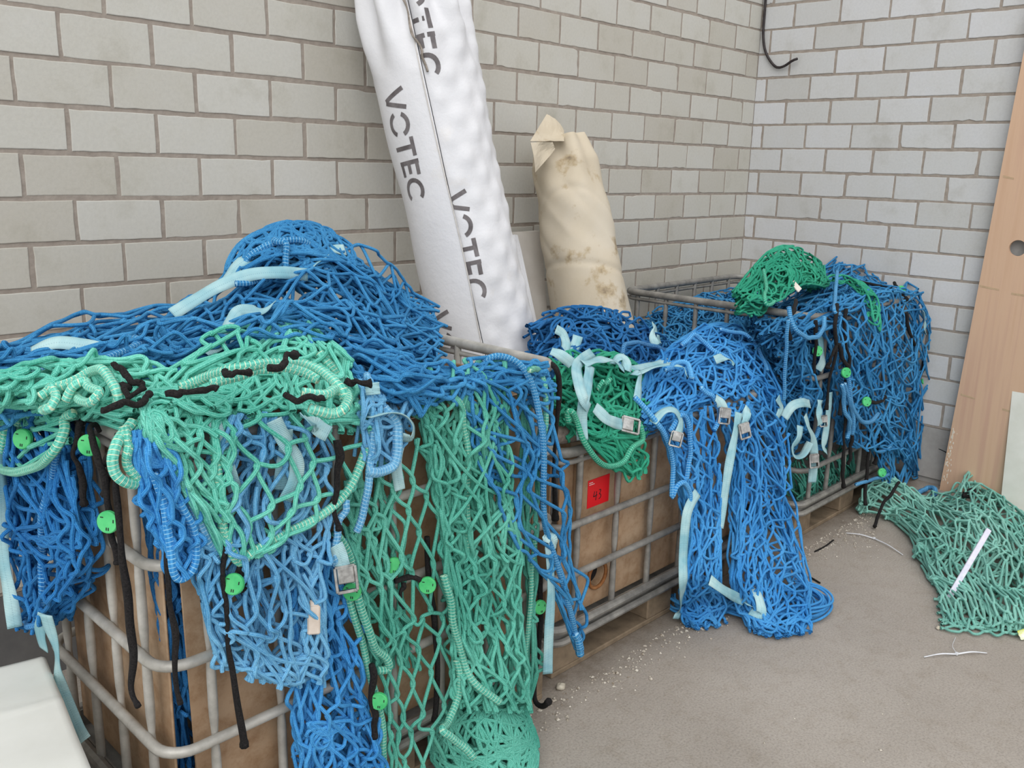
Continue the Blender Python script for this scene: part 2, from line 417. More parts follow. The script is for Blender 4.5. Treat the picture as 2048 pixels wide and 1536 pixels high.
def strap(parent, pts, w=.03, twist=(0, 0), seed=1, hint=OUT, th=.0018):
    P = spline(pts, max(20, 9 * len(pts))); n = len(P)
    P[:, 2] = np.maximum(P[:, 2], .006)
    T = np.gradient(P, axis=0); T /= np.linalg.norm(T, axis=1, keepdims=True)
    W = np.cross(T, np.array(hint)); W /= np.linalg.norm(W, axis=1, keepdims=True) + 1e-9
    for k in range(1, n):
        if W[k] @ W[k - 1] < 0: W[k] *= -1
    Nn = np.cross(W, T)
    a = np.radians(np.linspace(twist[0], twist[1], n) + 14 * smooth_rand(np.random.default_rng(seed), n, 3))[:, None]
    W2 = W * np.cos(a) + Nn * np.sin(a); N2 = np.cross(W2, T)
    L = np.concatenate([[0], np.cumsum(np.linalg.norm(np.diff(P, axis=0), axis=1))])
    cs = [(-.5, -1), (-.17, -1), (.17, -1), (.5, -1), (.5, 1), (.17, 1), (-.17, 1), (-.5, 1)]
    V = np.stack([P + W2 * (c * w) + N2 * (q * th / 2) for c, q in cs], 1)
    V[..., 2] = np.maximum(V[..., 2], .003)
    A = np.stack([np.stack([L, np.full(n, c + .5)], 1) for c, q in cs], 1)
    idx = np.arange(n * 8).reshape(n, 8)
    Q = np.stack([idx[:-1], np.roll(idx[:-1], -1, 1), np.roll(idx[1:], -1, 1), idx[1:]], -1).reshape(-1, 4)
    mb = MB(); mb.quads(V, Q, A.reshape(-1, 2))
    mb.F.append(idx[0][::-1].copy()); mb.F.append(idx[-1].copy())
    o = mb.build('webbing_strap', M['strap'], parent, True)
    return o
def frame_to(p, up, face):
    z = Vector(face).normalized(); y = Vector(up); y = (y - z * y.dot(z)).normalized(); x = y.cross(z)
    m = Matrix((x, y, z)).transposed().to_4x4(); m.translation = Vector(p); return np.array(m)
def buckle(parent, p, up=(0, 0, 1), face=OUT, s=1.):
    F = frame_to(p, up, face); mb = MB()
    w, h, t = .019 * s, .024 * s, .003 * s
    mb.box((-w - t, -h, -.006 * s), (-w + t, h, .006 * s), F, .001); mb.box((w - t, -h, -.006 * s), (w + t, h, .006 * s), F, .001)
    for y in (-h, h * .35, h): mb.box((-w, y - t, -.004 * s), (w, y + t, .005 * s), F, .001)
    mb.box((-w * .85, -h * .3, .004 * s), (w * .85, h * 1.0, .0085 * s), F, .002)
    return mb.build('cam_buckle', M['buckle'], parent, False, True)
def disc(parent, p, face=OUT, r=.021, h=.011):
    F = frame_to(p, (.1, 0, 1), face); k = 24; a = np.arange(k) * 2 * PI / k
    prof = [(0.0, -h / 2), (r * .92, -h / 2), (r, -h / 2 + .002), (r, h / 2 - .002), (r * .92, h / 2), (0.0, h / 2)]
    V = np.array([[(q * math.cos(x)), q * math.sin(x), z] for q, z in prof for x in a]); V = V @ F[:3, :3].T + F[:3, 3]
    idx = np.arange(len(prof) * k).reshape(len(prof), k)
    Q = np.stack([idx[:-1], np.roll(idx[:-1], -1, 1), np.roll(idx[1:], -1, 1), idx[1:]], -1).reshape(-1, 4)
    mb = MB(); mb.quads(V, Q); o = mb.build('cord_stopper', M['disc'], parent, False, True)
    mb = MB()
    for (x, y, dx, dy) in ((-.010, .009, .003, .0009), (.0, -.012, .0010, .0028), (.004, -.012, .0010, .0028), (.013, .004, .0010, .003)):
        mb.box((r / .021 * (x - dx), r / .021 * (y - dy), h / 2 - .001), (r / .021 * (x + dx), r / .021 * (y + dy), h / 2 + .0006), F)
    s = mb.build('slot', M['ink'], o)
    return o

# ------------------------------------------------------------------ the setting
H = .1221; Z0 = 2.37
def brick_wall(name, m, u0, ulen, place, kmin, kmax, even_off, seed):
    """running-bond wall of individually worked bricks; place(u, z, depth) -> xyz"""
    R = np.random.default_rng(seed); mb = MB()
    for k in range(kmin, kmax):
        zt, zb = Z0 - k * H - .005, Z0 - (k + 1) * H + .005
        off = u0 + (0 if k % 2 == even_off else .125); j = -1
        while True:
            a = off + (j - 0) * .25 + .0045; b = a + .241; j += 1
            if a > ulen: break
            a = max(a, .0); b = min(b, ulen)
            if b - a < .02: continue
            a += R.normal(0, .0012); b += R.normal(0, .0012); t = zt + R.normal(0, .0012); q = zb + R.normal(0, .0012)
            n = 8; e = []
            for s in range(n): e.append((a + (b - a) * s / n, t))
            for s in range(n // 2): e.append((b, t + (q - t) * s / (n // 2)))
            for s in range(n): e.append((b + (a - b) * s / n, q))
            for s in range(n // 2): e.append((a, q + (t - q) * s / (n // 2)))
            e = np.array(e); c = e.mean(0); ne = len(e)
            wear = np.abs(R.normal(0, .0011, ne)); 
            if R.uniform() < .25:
                p = R.integers(ne)
                for dd in (-1, 0, 1): wear[(p + dd) % ne] += R.uniform(.001, .006)
            dirc = np.sign(c - e) * (np.abs(c - e) > np.array([(b - a) * .49, (t - q) * .49]))
            o = e + dirc * wear[:, None]; i1 = o + np.sign(c - o) * .0025
            face = R.normal(0, .0006)
            V = np.concatenate([[place(x, z, -.0035) for x, z in o], [place(x, z, .0 - .0006 + face) for x, z in o + np.sign(c - o) * .0008], [place(x, z, face) for x, z in i1]])
            idx = np.arange(3 * ne).reshape(3, ne)
            Q = np.stack([idx[:-1], np.roll(idx[:-1], -1, 1), np.roll(idx[1:], -1, 1), idx[1:]], -1).reshape(-1, 4)
            tone = np.clip(R.normal(.5, .28), 0, 1)
            A = np.stack([np.full(3 * ne, tone + .001), np.zeros(3 * ne)], 1)
            mb.quads(V, Q, A); mb.F.append(idx[2] + mb.n - 3 * ne)
    return mb
ZP = Z0 - 17 * H       # top of the plain plinth
ZTOP = 3.1
def wall(name, m, u0, ulen, place, even_off, seed, flip):
    mb = brick_wall(name, m, u0, ulen, place, -6, 17, even_off, seed)
    o = mb.build(name, m, None, False, False)
    me = o.data
    me.materials.append(M['mortar']); me.materials.append(M['plinth'])
    return o
def slab(lo, hi, mb): mb.box(lo, hi)
wl = wall('wall_left', M['brickL'], .1179, 7.0, lambda u, z, d: (-u, -d, z), 0, 3, 0)
tag(wl, 'pale sand-lime brick wall running along the back behind the crates', 'wall', kind='structure')
mb = MB(); mb.box((-7.0, .0022, ZP - .004), (.25, .22, ZTOP)); o = mb.build('mortar_bed', M['mortar'], wl)
mb = MB(); mb.box((-7.0, -.002, -.05), (.0, .2, ZP - .006)); o = mb.build('plinth', M['plinth_dark'], wl)
wr = wall('wall_right', M['brickR'], .0625, 4.2, lambda u, z, d: (-d, -u, z), 1, 5, 1)
tag(wr, 'whiter sand-lime brick wall on the right meeting the back wall in a corner', 'wall', kind='structure')
mb = MB(); mb.box((.0022, -4.2, ZP - .004), (.22, .0022, ZTOP)); mb.build('mortar_bed', M['mortar'], wr)
mb = MB(); mb.box((-.002, -4.2, .03), (.2, .0, ZP - .006)); mb.box((.012, -4.2, -.05), (.2, 0, .03)); mb.build('plinth', M['plinth'], wr)
mb = MB(); mb.tubes(wiggle(spline([(-.0005, -1.16, .19), (-.0005, -1.2, .185), (-.0005, -1.27, .18)], 16), .002, 3), .0022, 5); mb.build('crack', M['ink'], wr)
mb = MB(); mb.box((-9, -8, -.05), (.3, .3, 0)); fl = mb.build('floor', M['floor'])
tag(fl, 'grey asphalt yard floor with trodden-in dirt along the crates', 'floor', kind='structure')

# ------------------------------------------------------------------ caged containers
def container(label, x0, x1, y0, y1, zt, rings, nbx, nby, panel_top, front_z=None, dark=False, panels=True, wood_blocks=True, front_gap=None):
    root = empty('cage_container', ((x0 + x1) / 2, (y0 + y1) / 2, 0), label, 'crate', 'caged containers along the back wall')
    st = M['steel_dark'] if dark else M['steel']
    r = .0115
    for z in rings:
        mb = MB(); mb.tubes(rrect(x0 - r * 1.3, x1 + r * 1.3, y0 - r * 1.3, y1 + r * 1.3, z, .06), r, 10, True); mb.build('cage_ring', st, root, True)
    mb = MB(); mb.tubes(rrect(x0 - .004, x1 + .004, y0 - .004, y1 + .004, zt, .06), .0155, 12, True); mb.tubes(rrect(x0 - .004, x1 + .004, y0 - .004, y1 + .004, zt - .03, .06), .008, 8, True); mb.build('top_rail', st, root, True)
    zb = .155
    spots = [(x, y0) for x in np.linspace(x0 + .09, x1 - .09, nbx)] + [(x, y1) for x in np.linspace(x0 + .09, x1 - .09, nbx)] + \
            [(x0, y) for y in np.linspace(y0 + .09, y1 - .07, nby)] + [(x1, y) for y in np.linspace(y0 + .09, y1 - .07, nby)]
    for x, y in spots:
        zs = np.linspace(zb, zt, 40); rr = np.full(40, .0105)
        for z in rings: rr -= .0035 * np.exp(-((zs - z) / .03) ** 2)
        mb = MB(); mb.tubes(np.stack([np.full(40, x), np.full(40, y), zs], 1), rr[None], 8); mb.build('cage_bar', st, root, True)
    # steel base tray
    mb = MB()
    for z, rr in ((.16, .014), (.118, .012)): mb.tubes(rrect(x0 - .012, x1 + .012, y0 - .012, y1 + .012, z, .05), rr, 8, True)
    mb.box((x0, y0 + .002, .118), (x1, y0 + .006, .165)); mb.box((x0, y1 - .006, .118), (x1, y1 - .002, .165))
    mb.box((x0 + .002, y0, .118), (x0 + .006, y1, .165)); mb.box((x1 - .006, y0, .118), (x1 - .002, y1, .165))
    mb.box((x0, y0, .11), (x1, y1, .119)); mb.build('base_tray', M['steel_dark'], root)
    for x in (x0 + .07, (x0 + x1) / 2, x1 - .07):
        for y in (y0 + .05, (y0 + y1) / 2, y1 - .05):
            mb = MB(); mb.box((x - .07, y - .05, .018), (x + .07, y + .05, .105), None, .004); mb.build('pallet_block', M['wood'], root)
    for y in (y0 + .05, (y0 + y1) / 2, y1 - .05):
        mb = MB(); mb.box((x0, y - .05, 0), (x1, y + .05, .018), None, .003); mb.build('pallet_runner', M['wood'], root)
    if panels:
        i = .03; t = .006
        def panel(lo, hi, nm='tank_wall'):
            mb = MB(); mb.box(lo, hi, None, .0025); return mb.build(nm, M['tank'], root)
        for q in panels:
            if q == 'l': panel((x0 + i, y0 + i + .03, .165), (x0 + i + t, y1 - i, panel_top))
            if q == 'r': panel((x1 - i - t, y0 + i, .165), (x1 - i, y1 - i, panel_top))
            if q == 'b': panel((x0 + i, y1 - i - t, .165), (x1 - i, y1 - i, panel_top))
            if q == 'f': panel((x0 + i, y0 + i, .165), (x1 - i, y0 + i + t, front_z or panel_top))
    return root

def outline_panel(name, pts, y, t, m, parent):
    """flat board cut to an outline in the xz plane"""
    P = np.array(pts); n = len(P)
    V = np.concatenate([np.stack([P[:, 0], np.full(n, y), P[:, 1]], 1), np.stack([P[:, 0], np.full(n, y + t), P[:, 1]], 1)])
    mb = MB(); mb.add(V, [list(range(n)), list(range(2 * n - 1, n - 1, -1))] + [[k, (k + 1) % n, n + (k + 1) % n, n + k] for k in range(n)])
    return mb.build(name, m, parent, False, True)

C1 = container('nearest caged container, light grey tubes bare at its left corner under a turquoise net', -3.93, -2.83, -1.10, -.50, 1.0, (.77, .56, .37), 7, 4, .95, panels='lrb')
pts = [(-3.865, .165), (-2.87, .165), (-2.87, .93), (-3.45, .93), (-3.52, .86), (-3.72, .86)]
for a in range(0, 91, 15): pts.append((-3.80 + .075 * math.cos(math.radians(90 + a)) + .0, .785 + .075 * math.sin(math.radians(90 + a))))
outline_panel('tank_wall', pts, -1.066, .006, M['tank'], C1)
C2 = container('middle caged container with a red numbered sticker on its front panel', -2.735, -1.62, -1.05, -.08, .715, (.49, .33), 6, 5, .68, panels='lrb', dark=True)
# front wall of the middle container with a round drain hole
def holed(x0, x1, z0, z1, cx, cz, r, y, t):
    k = 32; a = np.arange(k) * 2 * PI / k; inn = np.stack([cx + r * np.cos(a), cz + r * np.sin(a)], 1); out = []
    for x in a:
        c, s = math.cos(x), math.sin(x); q = []
        if c > 1e-6: q.append((x1 - cx) / c)
        if c < -1e-6: q.append((x0 - cx) / c)
        if s > 1e-6: q.append((z1 - cz) / s)
        if s < -1e-6: q.append((z0 - cz) / s)
        d = min(q); out.append((cx + c * d, cz + s * d))
    out = np.array(out)
    for cxx, czz in ((x0, z0), (x1, z0), (x0, z1), (x1, z1)):
        j = np.argmin(np.hypot(out[:, 0] - cxx, out[:, 1] - czz)); out[j] = (cxx, czz)
    V = []
    for P, yy in ((out, y), (inn, y), (inn, y + t), (out, y + t), (inn, y + .03)):
        V += [(p[0], yy, p[1]) for p in P]
    idx = np.arange(5 * k).reshape(5, k); F = []
    for a_, b_ in ((0, 1), (1, 4), (2, 3), (3, 0)):
        F += np.stack([idx[a_], np.roll(idx[a_], -1), np.roll(idx[b_], -1), idx[b_]], -1).tolist()
    mb = MB(); mb.add(np.array(V), F); return mb
o = holed(-2.70, -1.655, .165, .68, -2.505, .262, .036, -1.022, .006).build('tank_wall', M['tank'], C2, False, True)
mb = MB(); k = np.linspace(0, 2 * PI, 33)[:-1]; mb.tubes(np.stack([-2.505 + .043 * np.cos(k), np.full(32, -1.026), .262 + .043 * np.sin(k)], 1), .006, 8, True)
mb.build('drain_rim', M['rust'], o, True)
mb = MB(); mb.add(np.concatenate([[(-2.505, -.994, .262)], np.stack([-2.505 + .0365 * np.cos(k), np.full(32, -.996), .262 + .0365 * np.sin(k)], 1)]), [(0, 1 + q, 1 + (q + 1) % 32) for q in range(32)]); mb.build('drain_shade_disc', M['cord'], o)  # added dark disc, stands in for the shade inside the drain hole
mb = MB(); mb.box((-2.64, -1.031, .165), (-2.622, -1.021, .668), None, .003); mb.box((-2.41, -1.031, .3), (-2.392, -1.021, .668), None, .003); mb.build('tank_rib', M['tank'], o)
# red sticker, written number 43
LX, LZ = -2.57, .545
mb = MB(); mb.box((LX, -1.0235, LZ - .045), (LX + .105, -1.0222, LZ + .045)); lab = mb.build('sticker', mat('red_paper', lin(222, 26, 34), .5)[0], C2)
tag(lab, 'red paper sticker with a handwritten number')
def strokes(name, polys, w, m, parent):
    mb = MB()
    for p in polys:
        mb.tubes(spline([(LX + x, -1.0238, LZ + z) for x, z in p], 24) if len(p) > 2 else np.linspace(*[np.array((LX + x, -1.0238, LZ + z)) for x, z in p], 6), w, 5)
    return mb.build(name, m, parent)
strokes('handwriting', [[(.033, .004), (.029, -.011), (.030, -.013), (.046, -.010)], [(.043, .002), (.040, -.026)], [(.054, .004), (.063, .003), (.060, -.006), (.056, -.010), (.064, -.013), (.063, -.022), (.055, -.026)]], .0013, M['ink'], lab)
strokes('print_line', [[(.004, .036), (.022, .036)], [(.004, .030), (.030, .030)]], .0012, noisy('white_ink', lin(230, 190, 190), lin(244, 224, 224), 40), lab)
C3 = container('far caged container in the wall corner, its top rail bare at the back', -1.2, -.2, -1.05, -.1, .955, (.705, .31), 6, 6, .6, panels='', dark=True)
mb = MB(); mb.box((-.45, -1.028, .18), (-.33, -1.022, .3), None, .001); mb.build('paper_tag', noisy('dirty_white', lin(190, 188, 182), lin(220, 218, 212), 12), C3)

# ------------------------------------------------------------------ rolls against the wall
RA = np.array([-2.60, -.19, 2.12]); RB = np.array([-2.32, -.55, .2])
AX = (RA - RB) / np.linalg.norm(RA - RB)
E1 = np.cross(AX, [1, 0, 0]); E1 /= np.linalg.norm(E1); E2 = np.cross(AX, E1)
S0 = float((np.array([-2.42, -.40, .98]) - RB) @ AX); RC = RB + AX * S0   # lettering is measured from here
def roll_pt(s, deg, extra=0.):
    a = np.radians(deg); s = np.asarray(s, float)
    seam = np.interp(np.mod(deg - 134, 360), [0, 30, 360], [.000, .0, .012])
    lump = .0016 * (1 + np.sin(s * 48 + a * 9)) * (1 + np.sin(s * 48 - a * 9 + .8 * np.sin(a * 3))) * np.clip((deg - 134) / 14, 0, 1) * np.clip((300 - deg) / 60, 0, 1)
    big = .004 * np.sin(s * 7 + a * 2) + .0025 * np.sin(s * 17 - a * 3)
    fold = .022 * np.clip((s - .84) / .2, 0, 1) * np.sin(a * 9 + s * 4) 
    r = .168 + .006 * np.clip(-s, 0, 1) + seam + lump + big + fold - .02 * np.clip((s - .95) / .2, 0, 1) + extra
    return RC + AX * s[..., None] + r[..., None] * (np.cos(a)[..., None] * E1 + np.sin(a)[..., None] * E2)
W1 = empty('packaged_roll', RB, 'tall white foil-wrapped roll printed with black lettering, leaning on the back wall', 'roll')
ss = np.linspace(-.72, 1.22, 240); dg = np.concatenate([np.linspace(134, 492, 239), [493.5]])
sg, dgm = np.meshgrid(ss, dg, indexing='ij'); V = roll_pt(sg, np.where(dgm > 360 + 133.99, dgm - .0, dgm))
seamless = roll_pt(ss, np.full(240, 134.0)); 
idx = np.arange(240 * 240).reshape(240, 240)
Q = np.stack([idx[:-1, :-1], idx[:-1, 1:], idx[1:, 1:], idx[1:, :-1]], -1).reshape(-1, 4)
mb = MB(); mb.quads(V, Q)
c0 = np.concatenate([idx[0, :-1]]); c1 = idx[-1, :-1]
mb.F.append(c0.copy()); mb.F.append(c1[::-1].copy())
def foil():
    m, nt, b = mat('white_foil', lin(236, 236, 238), .42, 0, .4)
    n = noise(nt, 3, 6); n2 = noise(nt, 22, 5, .65)
    r = ramp(nt, n.outputs['Fac'], [(.3, lin(222, 222, 225)), (.62, lin(216, 216, 219)), (.8, lin(208, 200, 188))])
    nt.links.new(r.outputs[0], b.inputs['Base Color']); bump(nt, b, n2.outputs['Fac'], .25, .01); return m
M['foil'] = foil()
mb.build('wrapping', M['foil'], W1, True, True)
# seam edge of the wrapping, a thin beige line
sv = np.linspace(-.72, 1.0, 90)
mb = MB(); P = np.stack([roll_pt(sv, np.full(90, 131.5 + .0), .006), roll_pt(sv, np.full(90, 134.6), .0035)], 1)
P[:, 0] += 0; idx = np.arange(180).reshape(90, 2)
mb.tubes(np.concatenate([roll_pt(sv, 132.6 + 1.2 * np.sin(sv * 6), .0015)]), .0022, 5); mb.build('seam', noisy('seam_beige', lin(196, 192, 186), lin(214, 210, 205), 30), W1, True)
# lettering: x runs down the roll, y across it
def poly(x0, y0, x1, y1, w):
    d = np.array([x1 - x0, y1 - y0]); d /= np.linalg.norm(d); n = np.array([-d[1], d[0]]) * w / 2
    return [np.array([x0, y0]) + n, np.array([x1, y1]) + n, np.array([x1, y1]) - n, np.array([x0, y0]) - n]
def arc(cx, cy, r, a0, a1, w, k=14):
    a = np.radians(np.linspace(a0, a1, k)); return [(np.array([[cx + (r - w / 2) * math.cos(a[i]), cy + (r - w / 2) * math.sin(a[i])], [cx + (r + w / 2) * math.cos(a[i]), cy + (r + w / 2) * math.sin(a[i])], [cx + (r + w / 2) * math.cos(a[i + 1]), cy + (r + w / 2) * math.sin(a[i + 1])], [cx + (r - w / 2) * math.cos(a[i + 1]), cy + (r - w / 2) * math.sin(a[i + 1])]])) for i in range(k - 1)]
def glyph(ch):
    w = .165; Q = []
    if ch == 'V': Q = [poly(0.02, 1, .36, .06, w), poly(.74, 1, .42, .06, w)]
    if ch == 'O': Q = arc(.46, .5, .41, 20, 150, w) + arc(.46, .5, .41, 200, 330, w)
    if ch == 'T': Q = [poly(0, .9, .72, .9, w), poly(.36, .9, .36, 0, w)]
    if ch == 'E': Q = [poly(.09, 0, .09, 1, w), poly(.09, .9, .6, .9, w), poly(.09, .5, .52, .5, w), poly(.09, .1, .6, .1, w)]
    if ch == 'C': Q = arc(.46, .5, .41, 45, 315, w, 20)
    return Q
ADV = {'V': .84, 'O': 1.0, 'T': .84, 'E': .72, 'C': .9}
def word(text, s_start, d_lo, d_hi, length, name='lettering', cut=None):
    tot = sum(ADV[c] for c in text); sc = length / tot; x = 0; V = []; F = []; n = 0
    for ch in text:
        for q in glyph(ch):
            q = np.array(q); a, b, c, d = q; K = 6
            g = np.linspace(0, 1, K)
            G = (a[None, None] * (1 - g)[:, None, None] * (1 - g)[None, :, None] + b[None, None] * g[:, None, None] * (1 - g)[None, :, None] + c[None, None] * g[:, None, None] * g[None, :, None] + d[None, None] * (1 - g)[:, None, None] * g[None, :, None])
            s = s_start - (x + G[..., 0]) * sc; deg = d_lo + G[..., 1] * (d_hi - d_lo)
            if cut is not None: deg = np.maximum(deg, cut)
            V.append(roll_pt(s, deg, .0012).reshape(-1, 3)); i = np.arange(K * K).reshape(K, K) + n; n += K * K
            F.append(np.stack([i[:-1, :-1], i[:-1, 1:], i[1:, 1:], i[1:, :-1]], -1).reshape(-1, 4))
        x += ADV[ch]
    mb = MB(); mb.quads(np.concatenate(V), np.concatenate(F)); return mb.build(name, M['letter'], W1, False)
M['letter'] = noisy('grey_print', lin(92, 87, 88), lin(122, 117, 118), 26, .6)
word('VOTEC', .800, 82, 109, .355)
word('VOTEC', .080, 75, 103, .355)
word('VOTEC', .450, 122, 151, .36, cut=134.4)
word('VOTEC', 1.165, 122, 154, .36, cut=134.4)
mb = MB(); P = roll_pt(np.linspace(1.05, .82, 24), np.linspace(128, 139, 24), .008); mb.tubes(wiggle(P, .004, 4), .004, 6); mb.build('tie_string', noisy('grey_string', lin(120, 112, 104), lin(160, 150, 140), 60), W1, True)

# cream paper roll
PA = np.array([-1.795, -.18, 1.625]); PB = np.array([-1.71, -.52, .2]); PX = (PA - PB) / np.linalg.norm(PA - PB); PLN = np.linalg.norm(PA - PB)
F1 = np.cross(PX, [1, 0, 0]); F1 /= np.linalg.norm(F1); F2 = np.cross(PX, F1)
def cream_pt(s, deg):
    a = np.radians(deg); f = s / PLN
    r = np.interp(f, [0, .45, .8, .93, 1.0], [.175, .165, .148, .132, .095])
    r = r + .004 * np.sin(a * 2 + s * 3) + .003 * np.sin(a * 5 - s * 9) + .012 * np.clip((f - .82) / .18, 0, 1) * np.sin(a * 7 + 2) - .005 * np.exp(-((s - .92 - .06 * np.sin(a)) / .012) ** 2) - .004 * np.exp(-((s - 1.10 - .16 * np.cos(a - 2.2)) / .012) ** 2)
    r = r + .006 * np.clip((f - .62) / .1, 0, 1) * np.abs(np.sin(a * 3.3 + s * 14)) * np.sin(a * 2 + s * 23)
    return PB + PX * s[..., None] + r[..., None] * (np.cos(a)[..., None] * F1 + np.sin(a)[..., None] * F2)
W2 = empty('paper_roll', PB, 'stained cream paper-wrapped roll with a crumpled torn top, leaning on the back wall', 'roll')
sg, dgm = np.meshgrid(np.linspace(0, PLN, 150), np.linspace(0, 360, 121)[:-1], indexing='ij'); V = cream_pt(sg, dgm)
idx = np.arange(150 * 120).reshape(150, 120)
Q = np.stack([idx[:-1], np.roll(idx[:-1], -1, 1), np.roll(idx[1:], -1, 1), idx[1:]], -1).reshape(-1, 4)
mb = MB(); mb.quads(V, Q); mb.F.append(idx[0].copy()); mb.F.append(idx[-1][::-1].copy())
def kraft():
    m, nt, b = mat('cream_paper', lin(214, 196, 166), .7, 0, .3)
    n = noise(nt, 2.6, 6); n2 = noise(nt, 9, 7, .6); n3 = noise(nt, 4, 3)
    r = ramp(nt, n.outputs['Fac'], [(.3, lin(186, 172, 148)), (.5, lin(199, 187, 166)), (.75, lin(206, 197, 181))])
    st = ramp(nt, n2.outputs['Fac'], [(.57, (1, 1, 1, 1)), (.64, (.76, .68, .55, 1)), (.71, (.36, .3, .24, 1))])
    nt.links.new(mix(nt, .85, r.outputs[0], st.outputs[0], 'MULTIPLY'), b.inputs['Base Color']); bump(nt, b, n2.outputs['Fac'], .22, .01); return m
M['kraft'] = kraft()
mb.build('wrapping', M['kraft'], W2, True, True)
def sheet_quad(name, pts, m, parent, th=.002, n=10, bend=.01, seed=0):
    """thin stiff sheet between four corners, slightly buckled"""
    R = np.random.default_rng(seed); a, b, c, d = [np.array(p, float) for p in pts]; g = np.linspace(0, 1, n)
    G = a * ((1 - g)[:, None, None] * (1 - g)[None, :, None]) + b * (g[:, None, None] * (1 - g)[None, :, None]) + c * (g[:, None, None] * g[None, :, None]) + d * ((1 - g)[:, None, None] * g[None, :, None])
    nn = np.cross(b - a, d - a); nn /= np.linalg.norm(nn)
    G = G + nn * (bend * (np.sin(g * PI)[:, None] * np.sin(g * 5 + R.uniform(0, 6))[None, :] + .4 * R.normal(0, 1, (n, n)) * 0.15))[..., None]
    V = np.concatenate([G.reshape(-1, 3), (G + nn * th).reshape(-1, 3)]); i = np.arange(n * n).reshape(n, n)
    F = np.stack([i[:-1, :-1], i[1:, :-1], i[1:, 1:], i[:-1, 1:]], -1).reshape(-1, 4); F2_ = F[:, ::-1] + n * n
    e = np.concatenate([i[0], i[1:, -1], i[-1, -2::-1], i[-2:0:-1, 0]]); E_ = np.stack([e, np.roll(e, -1), np.roll(e, -1) + n * n, e + n * n], -1)
    mb = MB(); mb.quads(V, np.concatenate([F, F2_, E_])); return mb.build(name, m, parent, False, True)
sheet_quad('torn_flap', [(-2.059, -0.26, 1.601), (-1.9, -0.29, 1.607), (-1.8, -0.2, 1.651), (-1.873, -0.17, 1.71)], M['kraft'], W2, .002, 8, .012, 1)
sheet_quad('torn_flap', [(-2.056, -0.26, 1.598), (-2.037, -0.27, 1.489), (-1.962, -0.3, 1.574), (-1.978, -0.3, 1.602)], M['kraft'], W2, .002, 8, .01, 2)
M['paper_dark'] = noisy('cardboard_tan', lin(196, 168, 132), lin(212, 188, 154), 8, .8)
sheet_quad('torn_flap', [(-1.528, -0.3, 1.039), (-1.622, -0.4, 0.795), (-1.379, -0.34, 0.755), (-1.424, -0.27, 0.951)], M['paper_dark'], W2, .002, 8, .006, 3)
# narrow grey-white board between the rolls
W3 = empty('packing_board', (-1.95, -.1, .2), 'pale grey board with curled white paper edge between white and cream rolls', 'board')
M['pale'] = noisy('pale_board', lin(188, 182, 174), lin(204, 199, 192), 5, .8)
mb = MB()
a, b, c, d = [np.array(p) for p in ((-1.965, -0.07, 1.247), (-1.773, -0.07, 1.249), (-1.836, -0.2, 0.769), (-2.046, -0.2, 0.755))]
off = np.array([.0, .03, 0.]); mb.add(np.array([a, b, c, d, a + off, b + off, c + off, d + off]), [(0, 1, 2, 3), (7, 6, 5, 4), (0, 4, 5, 1), (1, 5, 6, 2), (2, 6, 7, 3), (3, 7, 4, 0)])
mb.build('board', M['pale'], W3, False, True)
sheet_quad('paper_edge', [(-1.973, -0.09, 1.241), (-1.943, -0.1, 1.24), (-1.954, -0.26, 0.814), (-2.024, -0.26, 0.803)], M['foil'], W3, .0015, 8, .01, 4)

# ------------------------------------------------------------------ boards by the right wall
BD = empty('long_board', (-.02, -1.5, 0), 'tall tan board with a round hole, leaning on the right wall', 'board')
def tan():
    m, nt, b = mat('tan_board', lin(198, 170, 138), .75, 0, .3)
    tc = N(nt, 'ShaderNodeTexCoord'); mp = N(nt, 'ShaderNodeMapping'); mp.inputs['Scale'].default_value = (1, 14, .5); nt.links.new(tc.outputs['Object'], mp.inputs[0])
    n = N(nt, 'ShaderNodeTexNoise', Scale=2.2, Detail=5); nt.links.new(mp.outputs[0], n.inputs['Vector'])
    n2 = noise(nt, 12, 5)
    r = ramp(nt, n.outputs['Fac'], [(.3, lin(198, 163, 136)), (.5, lin(204, 171, 144)), (.7, lin(194, 158, 136))])
    nt.links.new(r.outputs[0], b.inputs['Base Color']); bump(nt, b, n2.outputs['Fac'], .08); return m
M['tan'] = tan()
def lean(y, z, x): return (x, y, z)
hz, hy, hr = 1.207, -1.424, .036
k = 40; a = np.arange(k) * 2 * PI / k
inn = np.stack([hy + hr * np.cos(a), hz + hr * np.sin(a)], 1)
def ye(z, w): return (-1.245 - .039 * z) - w
# board built as strips around the hole
def xo(z): return -.062 + .004 * z
V = []; F = []
ring = []
for q in a:
    c, s = math.cos(q), math.sin(q)
    y1, y0 = ye(hz, 0) , ye(hz, .62); d = min([(y1 - hy) / c if c > 1e-6 else 9, (y0 - hy) / c if c < -1e-6 else 9, .25 / abs(s) if abs(s) > 1e-6 else 9]); ring.append((hy + c * d, hz + s * d))
ring = np.array(ring)
for yy, zz in ((ye(hz, 0), hz + .25), (ye(hz, 0), hz - .25), (ye(hz, .62), hz + .25), (ye(hz, .62), hz - .25)):
    ring[np.argmin(np.hypot(ring[:, 0] - yy, ring[:, 1] - zz))] = (yy, zz)
ring[:, 0] += -.039 * (ring[:, 1] - hz)
mb = MB()
def face(P, th): return np.array([(xo(z) + th, y, z) for y, z in P])
V = np.concatenate([face(ring, 0), face(inn, 0), face(inn, .018), face(ring, .018)]); idx = np.arange(4 * k).reshape(4, k)
mb.quads(V, np.concatenate([np.stack([idx[p], np.roll(idx[p], -1), np.roll(idx[q], -1), idx[q]], -1) for p, q in ((0, 1), (1, 2), (2, 3))]))
